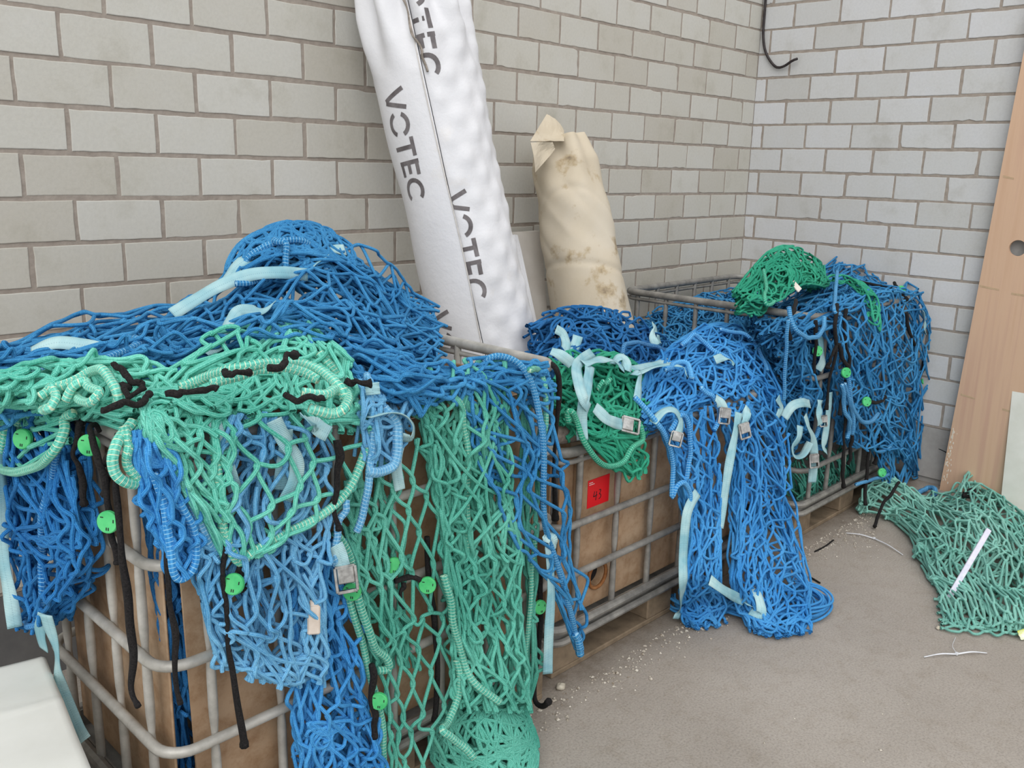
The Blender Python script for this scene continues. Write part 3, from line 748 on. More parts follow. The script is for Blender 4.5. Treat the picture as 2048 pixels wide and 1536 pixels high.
for z0, z1 in ((0.0, hz - .25), (hz + .25, 2.9)):
    P = [(ye(z0, 0), z0), (ye(z0, .62), z0), (ye(z1, .62), z1), (ye(z1, 0), z1)]
    V = np.concatenate([face(P, 0), face(P, .018)]); mb.add(V, [(0, 1, 2, 3), (7, 6, 5, 4), (0, 4, 5, 1), (1, 5, 6, 2), (2, 6, 7, 3), (3, 7, 4, 0)])
P = [(ye(hz - .25, 0), hz - .25), (ye(hz + .25, 0), hz + .25)]; V = np.concatenate([face(P, 0), face(P, .018)]); mb.add(V, [(0, 1, 3, 2)])
mb.build('board', M['tan'], BD, False, True)
M['tape'] = noisy('scuff', lin(176, 150, 120), lin(190, 164, 134), 50, .6)
for (z0, y0, w) in ((1.02, 0, .09), (1.0, .14, .2), (.495, .01, .07), (.46, .2, .1), (1.52, .01, .05)):
    mb = MB(); P = [(ye(z0, y0 + .004), z0 - .004), (ye(z0, y0 + w), z0 - .012), (ye(z0, y0 + w), z0 - .004), (ye(z0, y0 + .004), z0 + .006)]
    V = np.concatenate([face(P, -.0006), face(P, .002)]); mb.add(V, [(0, 1, 2, 3), (0, 4, 5, 1), (1, 5, 6, 2), (2, 6, 7, 3), (3, 7, 4, 0)]); mb.build('scuff_mark', M['tape'], BD, False, True)
mb = MB(); R = np.random.default_rng(3)
for q in range(60):
    z = R.uniform(.02, .32) ; y = ye(z, abs(R.normal(0, .010)) + .006); s = R.uniform(.002, .006)
    mb.box((xo(z) - .0012, y - s * .5, z - s), (xo(z) + .001, y + s * .3, z + s))
mb.build('flaked_edge', noisy('flake', lin(214, 206, 190), lin(226, 220, 208), 30), BD)
GP = tag(None or (lambda: (lambda mb: mb.build('wall_panel', noisy('grey_panel', lin(208, 208, 198), lin(222, 222, 214), 6, .7), None, False, True))((lambda mb: (mb.add(np.concatenate([np.array([(-.10, -1.535, 0.0), (-.10, -2.3, 0.0), (-.055, -2.3, .62), (-.055, -1.492, .62)]), np.array([(-.075, -1.535, 0.0), (-.075, -2.3, 0.0), (-.03, -2.3, .62), (-.03, -1.492, .62)])]), [(0, 1, 2, 3), (7, 6, 5, 4), (0, 4, 5, 1), (1, 5, 6, 2), (2, 6, 7, 3), (3, 7, 4, 0)]), mb)[1])(MB())))(), 'pale grey panel standing in front of the tan board at the right edge', 'panel')

# ------------------------------------------------------------------ cable in the corner
mb = MB(); mb.tubes(spline([(-.012, -.018, 3.0), (-.012, -.018, 2.6), (-.012, -.02, 2.35), (-.012, -.024, 2.22), (-.012, -.05, 2.13), (-.014, -.11, 2.06), (-.02, -.16, 2.055), (-.03, -.215, 2.08), (-.035, -.245, 2.088)], 60), .007, 8, caps=True)
cb = mb.build('cable', noisy('black_cable', lin(38, 32, 34), lin(60, 54, 54), 40, .5), None, True); tag(cb, 'black cable hanging loose down the wall corner, its cut end curling right', 'cable')

# ------------------------------------------------------------------ white tarpaulin bundle at the lower left
def tarp():
    T = empty('folded_tarpaulin', (-4.1, -.85, 0), 'folded white tarpaulin in the lower left corner beside the nearest crate', 'tarpaulin')
    R = np.random.default_rng(2)
    lay = [(.0, .12), (.115, .225), (.22, .33), (.325, .435)]
    for q, (z0, z1) in enumerate(lay):
        n = 90
        x0, x1, y0, y1 = -.75, -.012 * (3 - q), -1.0, -.012 * abs(R.normal()) * (q < 3)
        X, Yy = np.meshgrid(np.linspace(x0, x1, n), np.linspace(y0, y1, n), indexing='ij')
        ed = np.minimum(np.minimum(X - x0, x1 - X), np.minimum(Yy - y0, y1 - Yy)); prof = np.sqrt(np.clip(1 - (1 - np.clip(ed / .016, 0, 1)) ** 2, 0, 1))
        wr = .004 * np.sin(X * 13 + Yy * 9 + q) * np.sin(Yy * 17 - X * 5 + 2 * q) + .003 * np.exp(-((Yy + .22 + .12 * X) / .008) ** 2) + .003 * np.exp(-((Yy + .55 + .2 * X) / .01) ** 2)
        mid = (z0 + z1) / 2; zt = mid + (z1 - mid) * prof + wr * prof * (1 if q == 3 else .3); zb = mid - (mid - z0) * prof
        X, Yy = -4.0 + X * .985 + Yy * .17, -.655 - X * .17 + Yy * .985   # it lies a little askew to the crate
        V = np.concatenate([np.stack([X, Yy, zt], -1).reshape(-1, 3), np.stack([X, Yy, np.maximum(zb, .001)], -1).reshape(-1, 3)])
        i = np.arange(n * n).reshape(n, n); F = np.stack([i[:-1, :-1], i[1:, :-1], i[1:, 1:], i[:-1, 1:]], -1).reshape(-1, 4)
        mb = MB(); mb.quads(V, np.concatenate([F, F[:, ::-1] + n * n])); mb.build('folded_layer', M['tarp'], T, True, True)
    return T
M['tarp'] = noisy('white_tarp', lin(220, 220, 212), lin(232, 232, 226), 4, .55, 5, (.3, .7), 0, .1)
TP = tarp()

# ------------------------------------------------------------------ the nets
def net(label, loc, group='piled cargo nets'):
    return empty('cargo_net', loc, label, 'net', group)

# --- blue net heaped on the nearest crate
n1 = net('big blue net heaped into a peak on the nearest crate, against the wall', (-3.3, -.6, 1.0))
G1 = [[(-4.05, -0.52, 1.092), (-3.924, -0.5, 1.108), (-3.815, -0.47, 1.116), (-3.628, -0.45, 1.109), (-3.461, -0.47, 1.16), (-3.387, -0.5, 1.256), (-3.293, -0.52, 1.312), (-3.2, -0.52, 1.312), (-3.072, -0.5, 1.267), (-2.932, -0.48, 1.191), (-2.827, -0.48, 1.112), (-2.748, -0.5, 1.055)],
      [(-4.078, -0.62, 1.088), (-3.957, -0.6, 1.099), (-3.81, -0.6, 1.107), (-3.659, -0.6, 1.115), (-3.517, -0.6, 1.143), (-3.416, -0.62, 1.199), (-3.299, -0.62, 1.236), (-3.174, -0.62, 1.221), (-3.06, -0.6, 1.162), (-2.953, -0.6, 1.095), (-2.822, -0.6, 1.029)],
      [(-4.105, -0.72, 1.093), (-3.978, -0.72, 1.098), (-3.858, -0.72, 1.103), (-3.705, -0.72, 1.104), (-3.568, -0.74, 1.137), (-3.447, -0.76, 1.173), (-3.333, -0.78, 1.18), (-3.213, -0.76, 1.141), (-3.083, -0.74, 1.078), (-2.918, -0.72, 1.006)],
      [(-4.116, -0.76, 1.094), (-3.998, -0.78, 1.098), (-3.89, -0.8, 1.106), (-3.761, -0.84, 1.112), (-3.645, -0.88, 1.121), (-3.521, -0.9, 1.143), (-3.416, -0.92, 1.14), (-3.302, -0.9, 1.1), (-3.162, -0.86, 1.052), (-3.023, -0.84, 0.994)],
      [(-4.059, -0.8, 1.1), (-3.921, -0.83, 1.109), (-3.791, -0.88, 1.116), (-3.673, -0.95, 1.112), (-3.572, -1, 1.12), (-3.458, -1, 1.106), (-3.348, -0.98, 1.07), (-3.235, -0.95, 1.031), (-3.099, -0.92, 0.983)]]
S1 = Surf(G1); mb = MB()
for q, (lf, sd) in enumerate(((.012, 1), (.0, 2), (-.02, 3), (-.045, 4), (-.075, 5))):
    sheet(mb, S1, 12, 24, .085, (3, .6, .015), .28, .014, lf, .0046, 10 + sd, 7 if q < 2 else 5, 8, 1.0, .3)
tangle(mb, Surf([[(-3.429, -0.52, 1.209), (-3.371, -0.5, 1.281), (-3.234, -0.5, 1.326), (-3.057, -0.48, 1.271)], [(-3.461, -0.6, 1.194), (-3.386, -0.62, 1.241), (-3.268, -0.62, 1.247), (-3.094, -0.6, 1.193)]]), 70, .5, .0046, (-.06, .035), 77, 16)
tangle(mb, Surf([[(-3.055, -0.5, 1.237), (-2.895, -0.48, 1.136), (-2.725, -0.48, 1.058)], [(-3.132, -0.65, 1.146), (-3.012, -0.65, 1.064), (-2.861, -0.65, 0.988)]]), 40, .6, .0046, (-.05, .02), 78, 10)
mb.build('netting', M['blue'], n1, True)
border(n1, 'blue', [(-4.133, -0.83, 1.113), (-4.09, -0.85, 1.109), (-4.016, -0.86, 1.108), (-3.936, -0.87, 1.119), (-3.869, -0.85, 1.129), (-3.805, -0.81, 1.135), (-3.807, -0.78, 1.139)], .0085, 3)
border(n1, 'blue', [(-3.441, -0.59, 1.198), (-3.435, -0.58, 1.266), (-3.394, -0.59, 1.296), (-3.328, -0.6, 1.315), (-3.268, -0.6, 1.304), (-3.223, -0.6, 1.262), (-3.221, -0.63, 1.225)], .0085, 4)
border(n1, 'blue', [(-3.364, -0.6, 1.314), (-3.349, -0.63, 1.309), (-3.348, -0.64, 1.272), (-3.359, -0.65, 1.236)], .0085, 5)
border(n1, 'blue', [(-3.501, -0.65, 1.215), (-3.433, -0.65, 1.225), (-3.368, -0.66, 1.229), (-3.325, -0.66, 1.231)], .008, 6)
border(n1, 'blue', [(-3.172, -0.81, 1.078), (-3.138, -0.83, 1.051), (-3.146, -0.87, 1.018), (-3.219, -0.93, 1.019)], .008, 7)
strap(n1, [(-3.643, -0.61, 1.153), (-3.585, -0.61, 1.181), (-3.53, -0.63, 1.213), (-3.46, -0.65, 1.237), (-3.388, -0.67, 1.24), (-3.309, -0.67, 1.229)], .032, (10, -10), 2)
strap(n1, [(-3.482, -0.58, 1.219), (-3.458, -0.58, 1.248), (-3.432, -0.58, 1.265), (-3.389, -0.53, 1.265)], .032, (0, 40), 3)
strap(n1, [(-3.29, -0.63, 1.23), (-3.243, -0.63, 1.266), (-3.199, -0.6, 1.281), (-3.128, -0.58, 1.276)], .032, (40, 0), 4)
strap(n1, [(-3.983, -0.69, 1.121), (-3.942, -0.71, 1.136), (-3.905, -0.74, 1.132), (-3.872, -0.77, 1.12), (-3.846, -0.79, 1.1), (-3.824, -0.81, 1.087), (-3.808, -0.81, 1.096), (-3.8, -0.79, 1.114)], .032, (30, -20), 5)
strap(n1, [(-3.686, -0.89, 1.117), (-3.653, -0.87, 1.143), (-3.61, -0.83, 1.165), (-3.579, -0.81, 1.18), (-3.529, -0.81, 1.177), (-3.485, -0.79, 1.185)], .03, (0, 50), 6)
strap(n1, [(-3.719, -0.91, 1.119), (-3.684, -0.91, 1.131), (-3.632, -0.88, 1.153)], .03, (40, 0), 7)
# --- blue net down the left side
n2 = net('dark blue net hanging down the left end of the nearest crate', (-3.97, -.7, .6))
G2 = [[(-3.98, -0.405, 0.972), (-4, -0.467, 0.906), (-4, -0.48, 0.791), (-4, -0.456, 0.661), (-4, -0.474, 0.554), (-4, -0.506, 0.439)],
      [(-3.98, -0.594, 0.998), (-4.01, -0.683, 0.935), (-4.02, -0.699, 0.832), (-4.02, -0.68, 0.715), (-4.01, -0.649, 0.608), (-4, -0.614, 0.476)],
      [(-3.98, -0.757, 1.01), (-4.01, -0.841, 0.952), (-4.02, -0.858, 0.856), (-4.02, -0.861, 0.762), (-4, -0.743, 0.627), (-4, -0.667, 0.503)],
      [(-3.98, -0.889, 1.018), (-4, -0.933, 0.953), (-4, -0.934, 0.873), (-4, -0.959, 0.788), (-4, -0.893, 0.692), (-4, -0.687, 0.523)]]
S2 = Surf(G2); mb = MB()
for lf, sd in ((.01, 1), (-.012, 2), (-.035, 3)):
    sheet(mb, S2, 8, 12, .085, (2, .5, .012), .24, .008, lf, .0046, 30 + sd, 6, 8, 1.1)
tangle(mb, Surf([g[:4] for g in G2]), 26, .5, .0046, (-.03, .012), 5, 8, heading=PI / 2)
mb.build('netting', M['royal'], n2, True)
border(n2, 'royal', [(-4.03, -0.912, 0.974), (-4.03, -0.862, 0.901), (-4.03, -0.814, 0.804), (-4.02, -0.762, 0.697), (-4.02, -0.761, 0.629), (-4.01, -0.686, 0.52)], .0085, 3)
border(n2, 'royal', [(-4.01, -0.51, 0.459), (-4.02, -0.616, 0.492), (-4.02, -0.737, 0.55)], .0075, 4)
border(n2, 'royal', [(-4.03, -0.649, 0.931), (-4.03, -0.613, 0.879), (-4.02, -0.571, 0.808), (-4.02, -0.53, 0.762)], .008, 5)
strap(n2, [(-4.04, -0.595, 0.899), (-4.05, -0.62, 0.795), (-4.05, -0.585, 0.669), (-4.05, -0.605, 0.569), (-4.05, -0.614, 0.494)], .03, (60, 10), 6, (-.8, -.6, .1))
strap(n2, [(-4.03, -0.753, 0.574), (-4.03, -0.714, 0.519), (-4.02, -0.693, 0.461)], .026, (20, -20), 7, (-.8, -.6, .1))
strap(n2, [(-4.04, -0.798, 0.593), (-4.02, -0.771, 0.494), (-4.01, -0.747, 0.396), (-4, -0.782, 0.322), (-4, -0.831, 0.298)], .026, (0, 20), 8, (-.8, -.6, .1))
# --- turquoise net over the front left corner
n3 = net('turquoise net draped over the left corner of the nearest crate, pointed tip hanging', (-3.9, -1.1, 1.0))
GA = [[(-3.732, -0.974, 1.09), (-3.58, -0.859, 1.11), (-3.464, -0.784, 1.12), (-3.404, -0.788, 1.12), (-3.456, -0.958, 1.11), (-3.478, -1.065, 1.08)],
      [(-3.8, -1.003, 1.09), (-3.737, -1.025, 1.11), (-3.628, -0.972, 1.11), (-3.566, -1.009, 1.11), (-3.536, -1.075, 1.09), (-3.524, -1.155, 1.06)],
      [(-3.829, -0.953, 1.06), (-3.777, -0.996, 1.07), (-3.717, -1.046, 1.07), (-3.647, -1.078, 1.07), (-3.588, -1.131, 1.05), (-3.488, -1.13, 0.989)],
      [(-3.959, -1.135, 1.067), (-3.889, -1.14, 1.065), (-3.803, -1.14, 1.039), (-3.698, -1.14, 1.02), (-3.602, -1.15, 0.988), (-3.484, -1.15, 0.949)],
      [(-3.933, -1.15, 1.02), (-3.884, -1.16, 1.003), (-3.81, -1.165, 0.979), (-3.716, -1.165, 0.958), (-3.614, -1.165, 0.925), (-3.502, -1.16, 0.894)],
      [(-3.906, -1.16, 0.951), (-3.874, -1.17, 0.937), (-3.819, -1.175, 0.91), (-3.747, -1.175, 0.892), (-3.655, -1.17, 0.867), (-3.549, -1.165, 0.839)],
      [(-3.869, -1.165, 0.886), (-3.851, -1.175, 0.869), (-3.819, -1.18, 0.852), (-3.774, -1.18, 0.834), (-3.706, -1.175, 0.819), (-3.645, -1.17, 0.808)],
      [(-3.83, -1.17, 0.807), (-3.823, -1.175, 0.798), (-3.814, -1.18, 0.789), (-3.801, -1.18, 0.783), (-3.784, -1.175, 0.786), (-3.759, -1.17, 0.791)]]
SA = Surf(GA); mb = MB()
# dense folds on the top, wide open diamonds where it hangs
ST = Surf([[g[k] for g in GA[:4]] for k in range(6)])
for lf, sd in ((.016, 1), (.0, 2), (-.018, 3)):
    sheet(mb, ST, 11, 7, .09, (3, .5, .012), .25, .012, lf, .0048, 40 + sd, 8, 9, 1.1)
SH = Surf([[g[k] for g in GA[2:]] for k in range(6)])
sheet(mb, SH, 5, 7, .085, (0, 0, 0), .14, .006, .016, .0048, 47, 8, 10, .9)
SL = Surf([[g[k] for g in GA[2:7]] for k in (0, 1, 2)])
sheet(mb, SL, 6, 8, .09, (2, .4, .008), .2, .008, .006, .0048, 48, 8, 9, 1.1)
tangle(mb, ST, 26, .55, .0048, (-.02, .02), 49, 12, 8)
SLL = Surf([[g[k] for g in GA[2:5]] for k in (0, 1, 2)]); tangle(mb, SLL, 16, .45, .0048, (-.005, .02), 50, 14, 8)
# left lobe
GB = [[(-4.102, -0.831, 1.1), (-4.041, -0.858, 1.11), (-3.979, -0.885, 1.12), (-3.914, -0.909, 1.12), (-3.847, -0.935, 1.11), (-3.819, -0.959, 1.09)],
      [(-4.109, -0.843, 1.07), (-4.062, -0.883, 1.075), (-4.014, -0.926, 1.085), (-3.953, -0.952, 1.08), (-3.904, -0.991, 1.07), (-3.855, -1.008, 1.06)],
      [(-3.99, -0.378, 0.896), (-3.99, -0.594, 0.946), (-3.98, -0.751, 0.988), (-3.97, -0.863, 1.02), (-3.96, -0.995, 1.035), (-3.95, -1.09, 1.039)]]
SB = Surf(GB)
for lf, sd in ((.012, 1), (-.01, 2)):
    sheet(mb, SB, 7, 9, .085, (2, .5, .01), .3, .012, lf, .0048, 60 + sd, 8, 9, 1.1)
tangle(mb, SB, 34, .45, .0048, (-.01, .02), 63, 12, 8)
SB2 = Surf([[(-4, -0.415, 0.906), (-4, -0.628, 0.953), (-4, -0.812, 1), (-3.99, -0.941, 1.021)], [(-4.01, -0.435, 0.865), (-4.02, -0.682, 0.926), (-4.02, -0.836, 0.973), (-4, -0.942, 1.014)], [(-4.01, -0.412, 0.799), (-4.03, -0.698, 0.876), (-4.03, -0.886, 0.952), (-4, -0.911, 0.987)]])
sheet(mb, SB2, 2, 4, .085, (0, 0, 0), .15, .006, .01, .0048, 66, 8, 9)
mb.build('netting', M['turquoise'], n3, True)
T = 'turquoise'
border(n3, T, [(-3.538, -1.06, 1.109), (-3.511, -1.11, 1.049), (-3.504, -1.155, 0.997), (-3.499, -1.17, 0.945), (-3.521, -1.175, 0.896), (-3.568, -1.18, 0.848), (-3.649, -1.185, 0.817), (-3.735, -1.185, 0.804), (-3.789, -1.185, 0.797), (-3.81, -1.185, 0.785), (-3.828, -1.185, 0.809), (-3.839, -1.18, 0.848), (-3.84, -1.175, 0.891), (-3.841, -1.17, 0.967), (-3.828, -1.15, 1.037)], .0095, 1)
border(n3, T, [(-3.877, -1.123, 1.115), (-3.842, -1.131, 1.125), (-3.824, -1.19, 1.145), (-3.787, -1.212, 1.15), (-3.737, -1.213, 1.155), (-3.69, -1.222, 1.15), (-3.672, -1.275, 1.135), (-3.671, -1.32, 1.115), (-3.671, -1.336, 1.095)], .0095, 2)
border(n3, T, [(-3.847, -1.177, 1.125), (-3.799, -1.196, 1.135), (-3.755, -1.226, 1.145), (-3.707, -1.248, 1.14), (-3.688, -1.284, 1.125)], .009, 21)
border(n3, T, [(-3.766, -1.339, 1.125), (-3.728, -1.343, 1.115), (-3.662, -1.324, 1.105), (-3.686, -1.369, 1.095), (-3.707, -1.356, 1.085), (-3.753, -1.347, 1.095)], .0095, 3)
border(n3, T, [(-4.04, -0.516, 0.85), (-4.05, -0.704, 0.885), (-4.05, -0.861, 0.936), (-4.04, -0.946, 0.979), (-4.02, -0.947, 1.009), (-4.01, -0.929, 1.027), (-4, -0.949, 1.042)], .0095, 4)
border(n3, T, [(-3.972, -1.13, 1.067), (-3.997, -1.14, 1.049), (-4.013, -1.15, 1.028), (-4.014, -1.155, 0.994), (-4.003, -1.16, 0.973), (-3.983, -1.16, 0.964)], .0095, 5)
border(n3, T, [(-3.991, -1.14, 1.061), (-3.992, -1.15, 1.037), (-3.987, -1.155, 1.01), (-3.984, -1.155, 0.969)], .0085, 6)
border(n3, T, [(-4.041, -0.927, 1.085), (-4.015, -0.957, 1.11), (-3.97, -0.958, 1.125), (-3.962, -1.017, 1.125), (-3.967, -1.068, 1.105), (-3.965, -1.062, 1.085)], .0095, 7)
border(n3, T, [(-4.027, -0.986, 1.085), (-4.008, -0.997, 1.11), (-3.981, -0.997, 1.115), (-3.989, -1.049, 1.105), (-4.011, -1.047, 1.09), (-4.008, -0.979, 1.085)], .0085, 8)
border(n3, T, [(-4, -0.568, 1.013), (-4.01, -0.616, 0.991), (-4.01, -0.674, 0.982), (-4.01, -0.626, 0.944), (-4, -0.533, 0.932), (-4, -0.538, 0.99)], .009, 9)
border(n3, T, [(-4, -0.471, 0.988), (-4.02, -0.582, 0.98), (-4.03, -0.608, 0.922), (-4.03, -0.541, 0.837)], .0095, 10)
border(n3, T, [(-4.06, -0.958, 1.085), (-4.041, -0.954, 1.095), (-4.039, -0.976, 1.085), (-4.056, -0.98, 1.075), (-4.056, -0.949, 1.075)], .0085, 11)
border(n3, T, [(-3.909, -0.939, 1.095), (-3.852, -0.875, 1.095), (-3.854, -0.861, 1.095)], .009, 12)
cord(n3, [(-3.954, -1.028, 1.135), (-3.945, -1.065, 1.135), (-3.928, -1.085, 1.125)], .0075, 1)
cord(n3, [(-4.026, -1.15, 1.105), (-3.995, -1.147, 1.105), (-3.959, -1.143, 1.105), (-3.932, -1.121, 1.105)], .0075, 2)
cord(n3, [(-3.957, -1.057, 1.115), (-3.956, -1.1, 1.105), (-3.932, -1.102, 1.115)], .0075, 3)
cord(n3, [(-3.929, -1.174, 1.115), (-3.911, -1.194, 1.125), (-3.882, -1.209, 1.125), (-3.85, -1.217, 1.115)], .007, 4)
cord(n3, [(-3.848, -1.227, 1.155), (-3.85, -1.265, 1.155), (-3.812, -1.256, 1.155)], .007, 5)
cord(n3, [(-3.808, -1.307, 1.165), (-3.783, -1.305, 1.17), (-3.734, -1.268, 1.175), (-3.72, -1.238, 1.17)], .0075, 6)
cord(n3, [(-3.774, -1.304, 1.115), (-3.76, -1.36, 1.115), (-3.722, -1.348, 1.115)], .007, 7)
cord(n3, [(-3.99, -0.943, 1.029), (-4, -0.957, 0.998), (-4, -0.948, 0.937), (-4, -0.947, 0.866)], .0075, 8, .003)
cord(n3, [(-3.99, -0.942, 1.025), (-3.97, -0.919, 1.028), (-3.95, -0.888, 1.014)], .0075, 9)
cord(n3, [(-3.955, -0.956, 1.006), (-3.965, -0.957, 1.022), (-3.985, -0.98, 1.021), (-3.995, -1.01, 1), (-4, -1.036, 0.979), (-4, -1.053, 0.955), (-4, -1.058, 0.932), (-4, -1.05, 0.918)], .0075, 10, .003)
cord(n3, [(-3.97, -1.063, 1.024), (-3.985, -1.075, 1.008), (-3.99, -1.052, 0.985), (-3.99, -1.039, 0.975)], .007, 11, .002)
cord(n3, [(-3.985, -1.071, 0.965), (-3.99, -1.049, 0.946), (-4, -1.071, 0.912), (-4, -1.078, 0.856), (-4, -1.091, 0.812), (-4, -1.091, 0.791)], .0075, 12, .003)
cord(n3, [(-3.975, -1.066, 0.952), (-3.99, -1.085, 0.933), (-4, -1.114, 0.868), (-4, -1.111, 0.78), (-4, -1.109, 0.7), (-4, -1.116, 0.623), (-4, -1.109, 0.558), (-4, -1.14, 0.537)], .0075, 13, .003)
cord(n3, [(-3.81, -1.185, 0.787), (-3.811, -1.19, 0.746), (-3.806, -1.19, 0.714)], .008, 14, .003)
cord(n3, [(-3.837, -1.185, 0.824), (-3.845, -1.19, 0.767), (-3.843, -1.19, 0.706), (-3.839, -1.185, 0.598), (-3.831, -1.18, 0.484), (-3.823, -1.175, 0.388), (-3.822, -1.175, 0.367)], .0075, 15, .003)
cord(n3, [(-3.942, -1.175, 0.87), (-3.949, -1.18, 0.807), (-3.948, -1.18, 0.709), (-3.945, -1.175, 0.615), (-3.941, -1.17, 0.56), (-3.935, -1.17, 0.52)], .0065, 16, .003)
for p, f in (((-3.995, -0.991, 0.995), (-.75, -.6, .1)), ((-4.01, -1.091, 0.879), (-.8, -.55, .1)), ((-4.04, -0.773, 0.965), (-.8, -.5, .2)), ((-3.834, -1.2, 0.739), (-.75, -.5, .3))): disc(n3, p, f, .0205)
# --- bright blue bunch at the corner
n5 = net('small bright blue net hanging in a narrow tail at the nearest crate corner', (-3.9, -1.15, .8))
S5 = Surf([[(-3.978, -1.14, 1.045), (-3.975, -1.15, 0.993), (-3.973, -1.155, 0.938), (-3.957, -1.16, 0.879), (-3.941, -1.16, 0.837), (-3.931, -1.16, 0.785)],
           [(-3.949, -1.15, 1.051), (-3.947, -1.165, 0.99), (-3.942, -1.175, 0.927), (-3.933, -1.175, 0.868), (-3.924, -1.17, 0.815), (-3.924, -1.17, 0.776)],
           [(-3.91, -1.15, 1.025), (-3.904, -1.16, 0.979), (-3.896, -1.165, 0.922), (-3.884, -1.165, 0.851), (-3.891, -1.165, 0.804), (-3.91, -1.165, 0.775)]])
mb = MB()
for lf, sd in ((.008, 1), (-.006, 2), (-.02, 3)): sheet(mb, S5, 6, 6, .08, (2, .4, .008), .22, .006, lf, .0046, 70 + sd, 7, 9, 1.0)
tangle(mb, Surf([[(-3.978, -1.13, 1.043), (-3.974, -1.14, 1.013), (-3.967, -1.15, 0.986)], [(-3.91, -1.14, 1.03), (-3.912, -1.15, 1.002), (-3.913, -1.16, 0.977)]]), 26, .3, .004, (-.03, .015), 74, 20)
mb.build('netting', M['bright'], n5, True)
border(n5, 'bright', [(-3.96, -1.18, 0.97), (-3.948, -1.185, 0.913), (-3.946, -1.185, 0.856), (-3.944, -1.185, 0.807), (-3.933, -1.185, 0.782), (-3.914, -1.185, 0.788), (-3.896, -1.18, 0.82), (-3.898, -1.18, 0.869), (-3.917, -1.18, 0.922)], .008, 1)
n16 = net('shaded blue net stuffed inside the nearest crate, seen through the gap between its panels', (-3.8, -1.0, .3))
S16 = Surf([[(-3.913, -1.03, 0.928), (-3.905, -1.03, 0.773), (-3.895, -1.02, 0.55), (-3.886, -1, 0.232)], [(-3.865, -1.03, 0.917), (-3.845, -1.03, 0.755), (-3.838, -1.02, 0.527), (-3.831, -1, 0.204)], [(-3.778, -1.02, 0.894), (-3.774, -1.02, 0.774), (-3.762, -1, 0.606), (-3.76, -0.98, 0.232)]])
mb = MB()
for lf, sd in ((-.01, 1), (-.03, 2)): sheet(mb, S16, 8, 10, .08, (2, .5, .012), .3, .01, lf, .0046, 300 + sd, 5, 7, 1.)
mb.build('netting', M['shaded_blue'], n16, True)
# --- pale azure net hanging down the front
n4 = net('sky blue net hanging down the front of the nearest crate behind the turquoise net', (-3.6, -1.15, .7))
S4 = Surf([[(-3.803, -1.13, 1.037), (-3.84, -1.145, 0.961), (-3.872, -1.15, 0.872), (-3.881, -1.155, 0.777), (-3.872, -1.155, 0.672), (-3.845, -1.15, 0.563)],
           [(-3.738, -1.135, 1.036), (-3.772, -1.15, 0.947), (-3.806, -1.165, 0.859), (-3.819, -1.17, 0.762), (-3.814, -1.17, 0.646), (-3.791, -1.165, 0.515)],
           [(-3.656, -1.135, 1.011), (-3.68, -1.15, 0.926), (-3.716, -1.165, 0.824), (-3.734, -1.17, 0.725), (-3.728, -1.17, 0.603), (-3.708, -1.165, 0.462)],
           [(-3.568, -1.135, 0.989), (-3.581, -1.15, 0.903), (-3.603, -1.16, 0.791), (-3.628, -1.165, 0.678), (-3.625, -1.165, 0.551), (-3.626, -1.16, 0.424)]])
mb = MB()
for lf, sd in ((.012, 1), (-.004, 2), (-.03, 3)): sheet(mb, S4, 9, 11, .09, (3, .5, .01), .22, .007, lf, .0046, 80 + sd, 7, 9, 1.15)
tangle(mb, S4, 14, .5, .0046, (.0, .02), 84, 9, 7, heading=PI / 2)
mb.build('netting', M['azure'], n4, True)
border(n4, 'azure', [(-3.915, -1.165, 0.96), (-3.891, -1.17, 0.893), (-3.861, -1.17, 0.826), (-3.843, -1.17, 0.782)], .0085, 1)
strap(n4, [(-3.718, -1.17, 1.03), (-3.701, -1.175, 0.988), (-3.679, -1.18, 0.944), (-3.683, -1.18, 0.903), (-3.704, -1.175, 0.865)], .03, (-10, 40), 1)
strap(n4, [(-3.692, -1.165, 1.004), (-3.691, -1.165, 0.963), (-3.7, -1.165, 0.924), (-3.705, -1.16, 0.882)], .03, (0, 10), 4)
strap(n4, [(-3.726, -1.292, 1.06), (-3.636, -1.18, 1.009), (-3.627, -1.19, 0.997), (-3.615, -1.2, 0.988)], .032, (0, 0), 2)
strap(n4, [(-3.83, -1.15, 1.047), (-3.825, -1.16, 1.01), (-3.816, -1.165, 0.96), (-3.803, -1.165, 0.908)], .026, (0, 30), 3)
strap(n4, [(-3.598, -1.19, 0.744), (-3.592, -1.195, 0.721), (-3.586, -1.2, 0.688)], .03, (0, 0), 5)
buckle(n4, (-3.585, -1.205, 0.669), (-.1, 0, 1), (-.5, -.85, .2), 1.1)
mb = MB(); F = frame_to((-3.656, -1.19, 0.595), (.05, 0, 1), (-.5, -.85, .2))
mb.box((-.013, -.03, -.004), (.013, .03, .004), F, .003); mb.box((-.009, .028, -.003), (.009, .042, .003), F, .002); mb.build('plastic_clip', noisy('beige_plastic', lin(196, 182, 168), lin(214, 202, 190), 30, .5), n4, False, True)
cord(n4, [(-3.589, -1.185, 0.967), (-3.589, -1.19, 0.894), (-3.593, -1.19, 0.819), (-3.589, -1.19, 0.775)], .009, 3, .003)
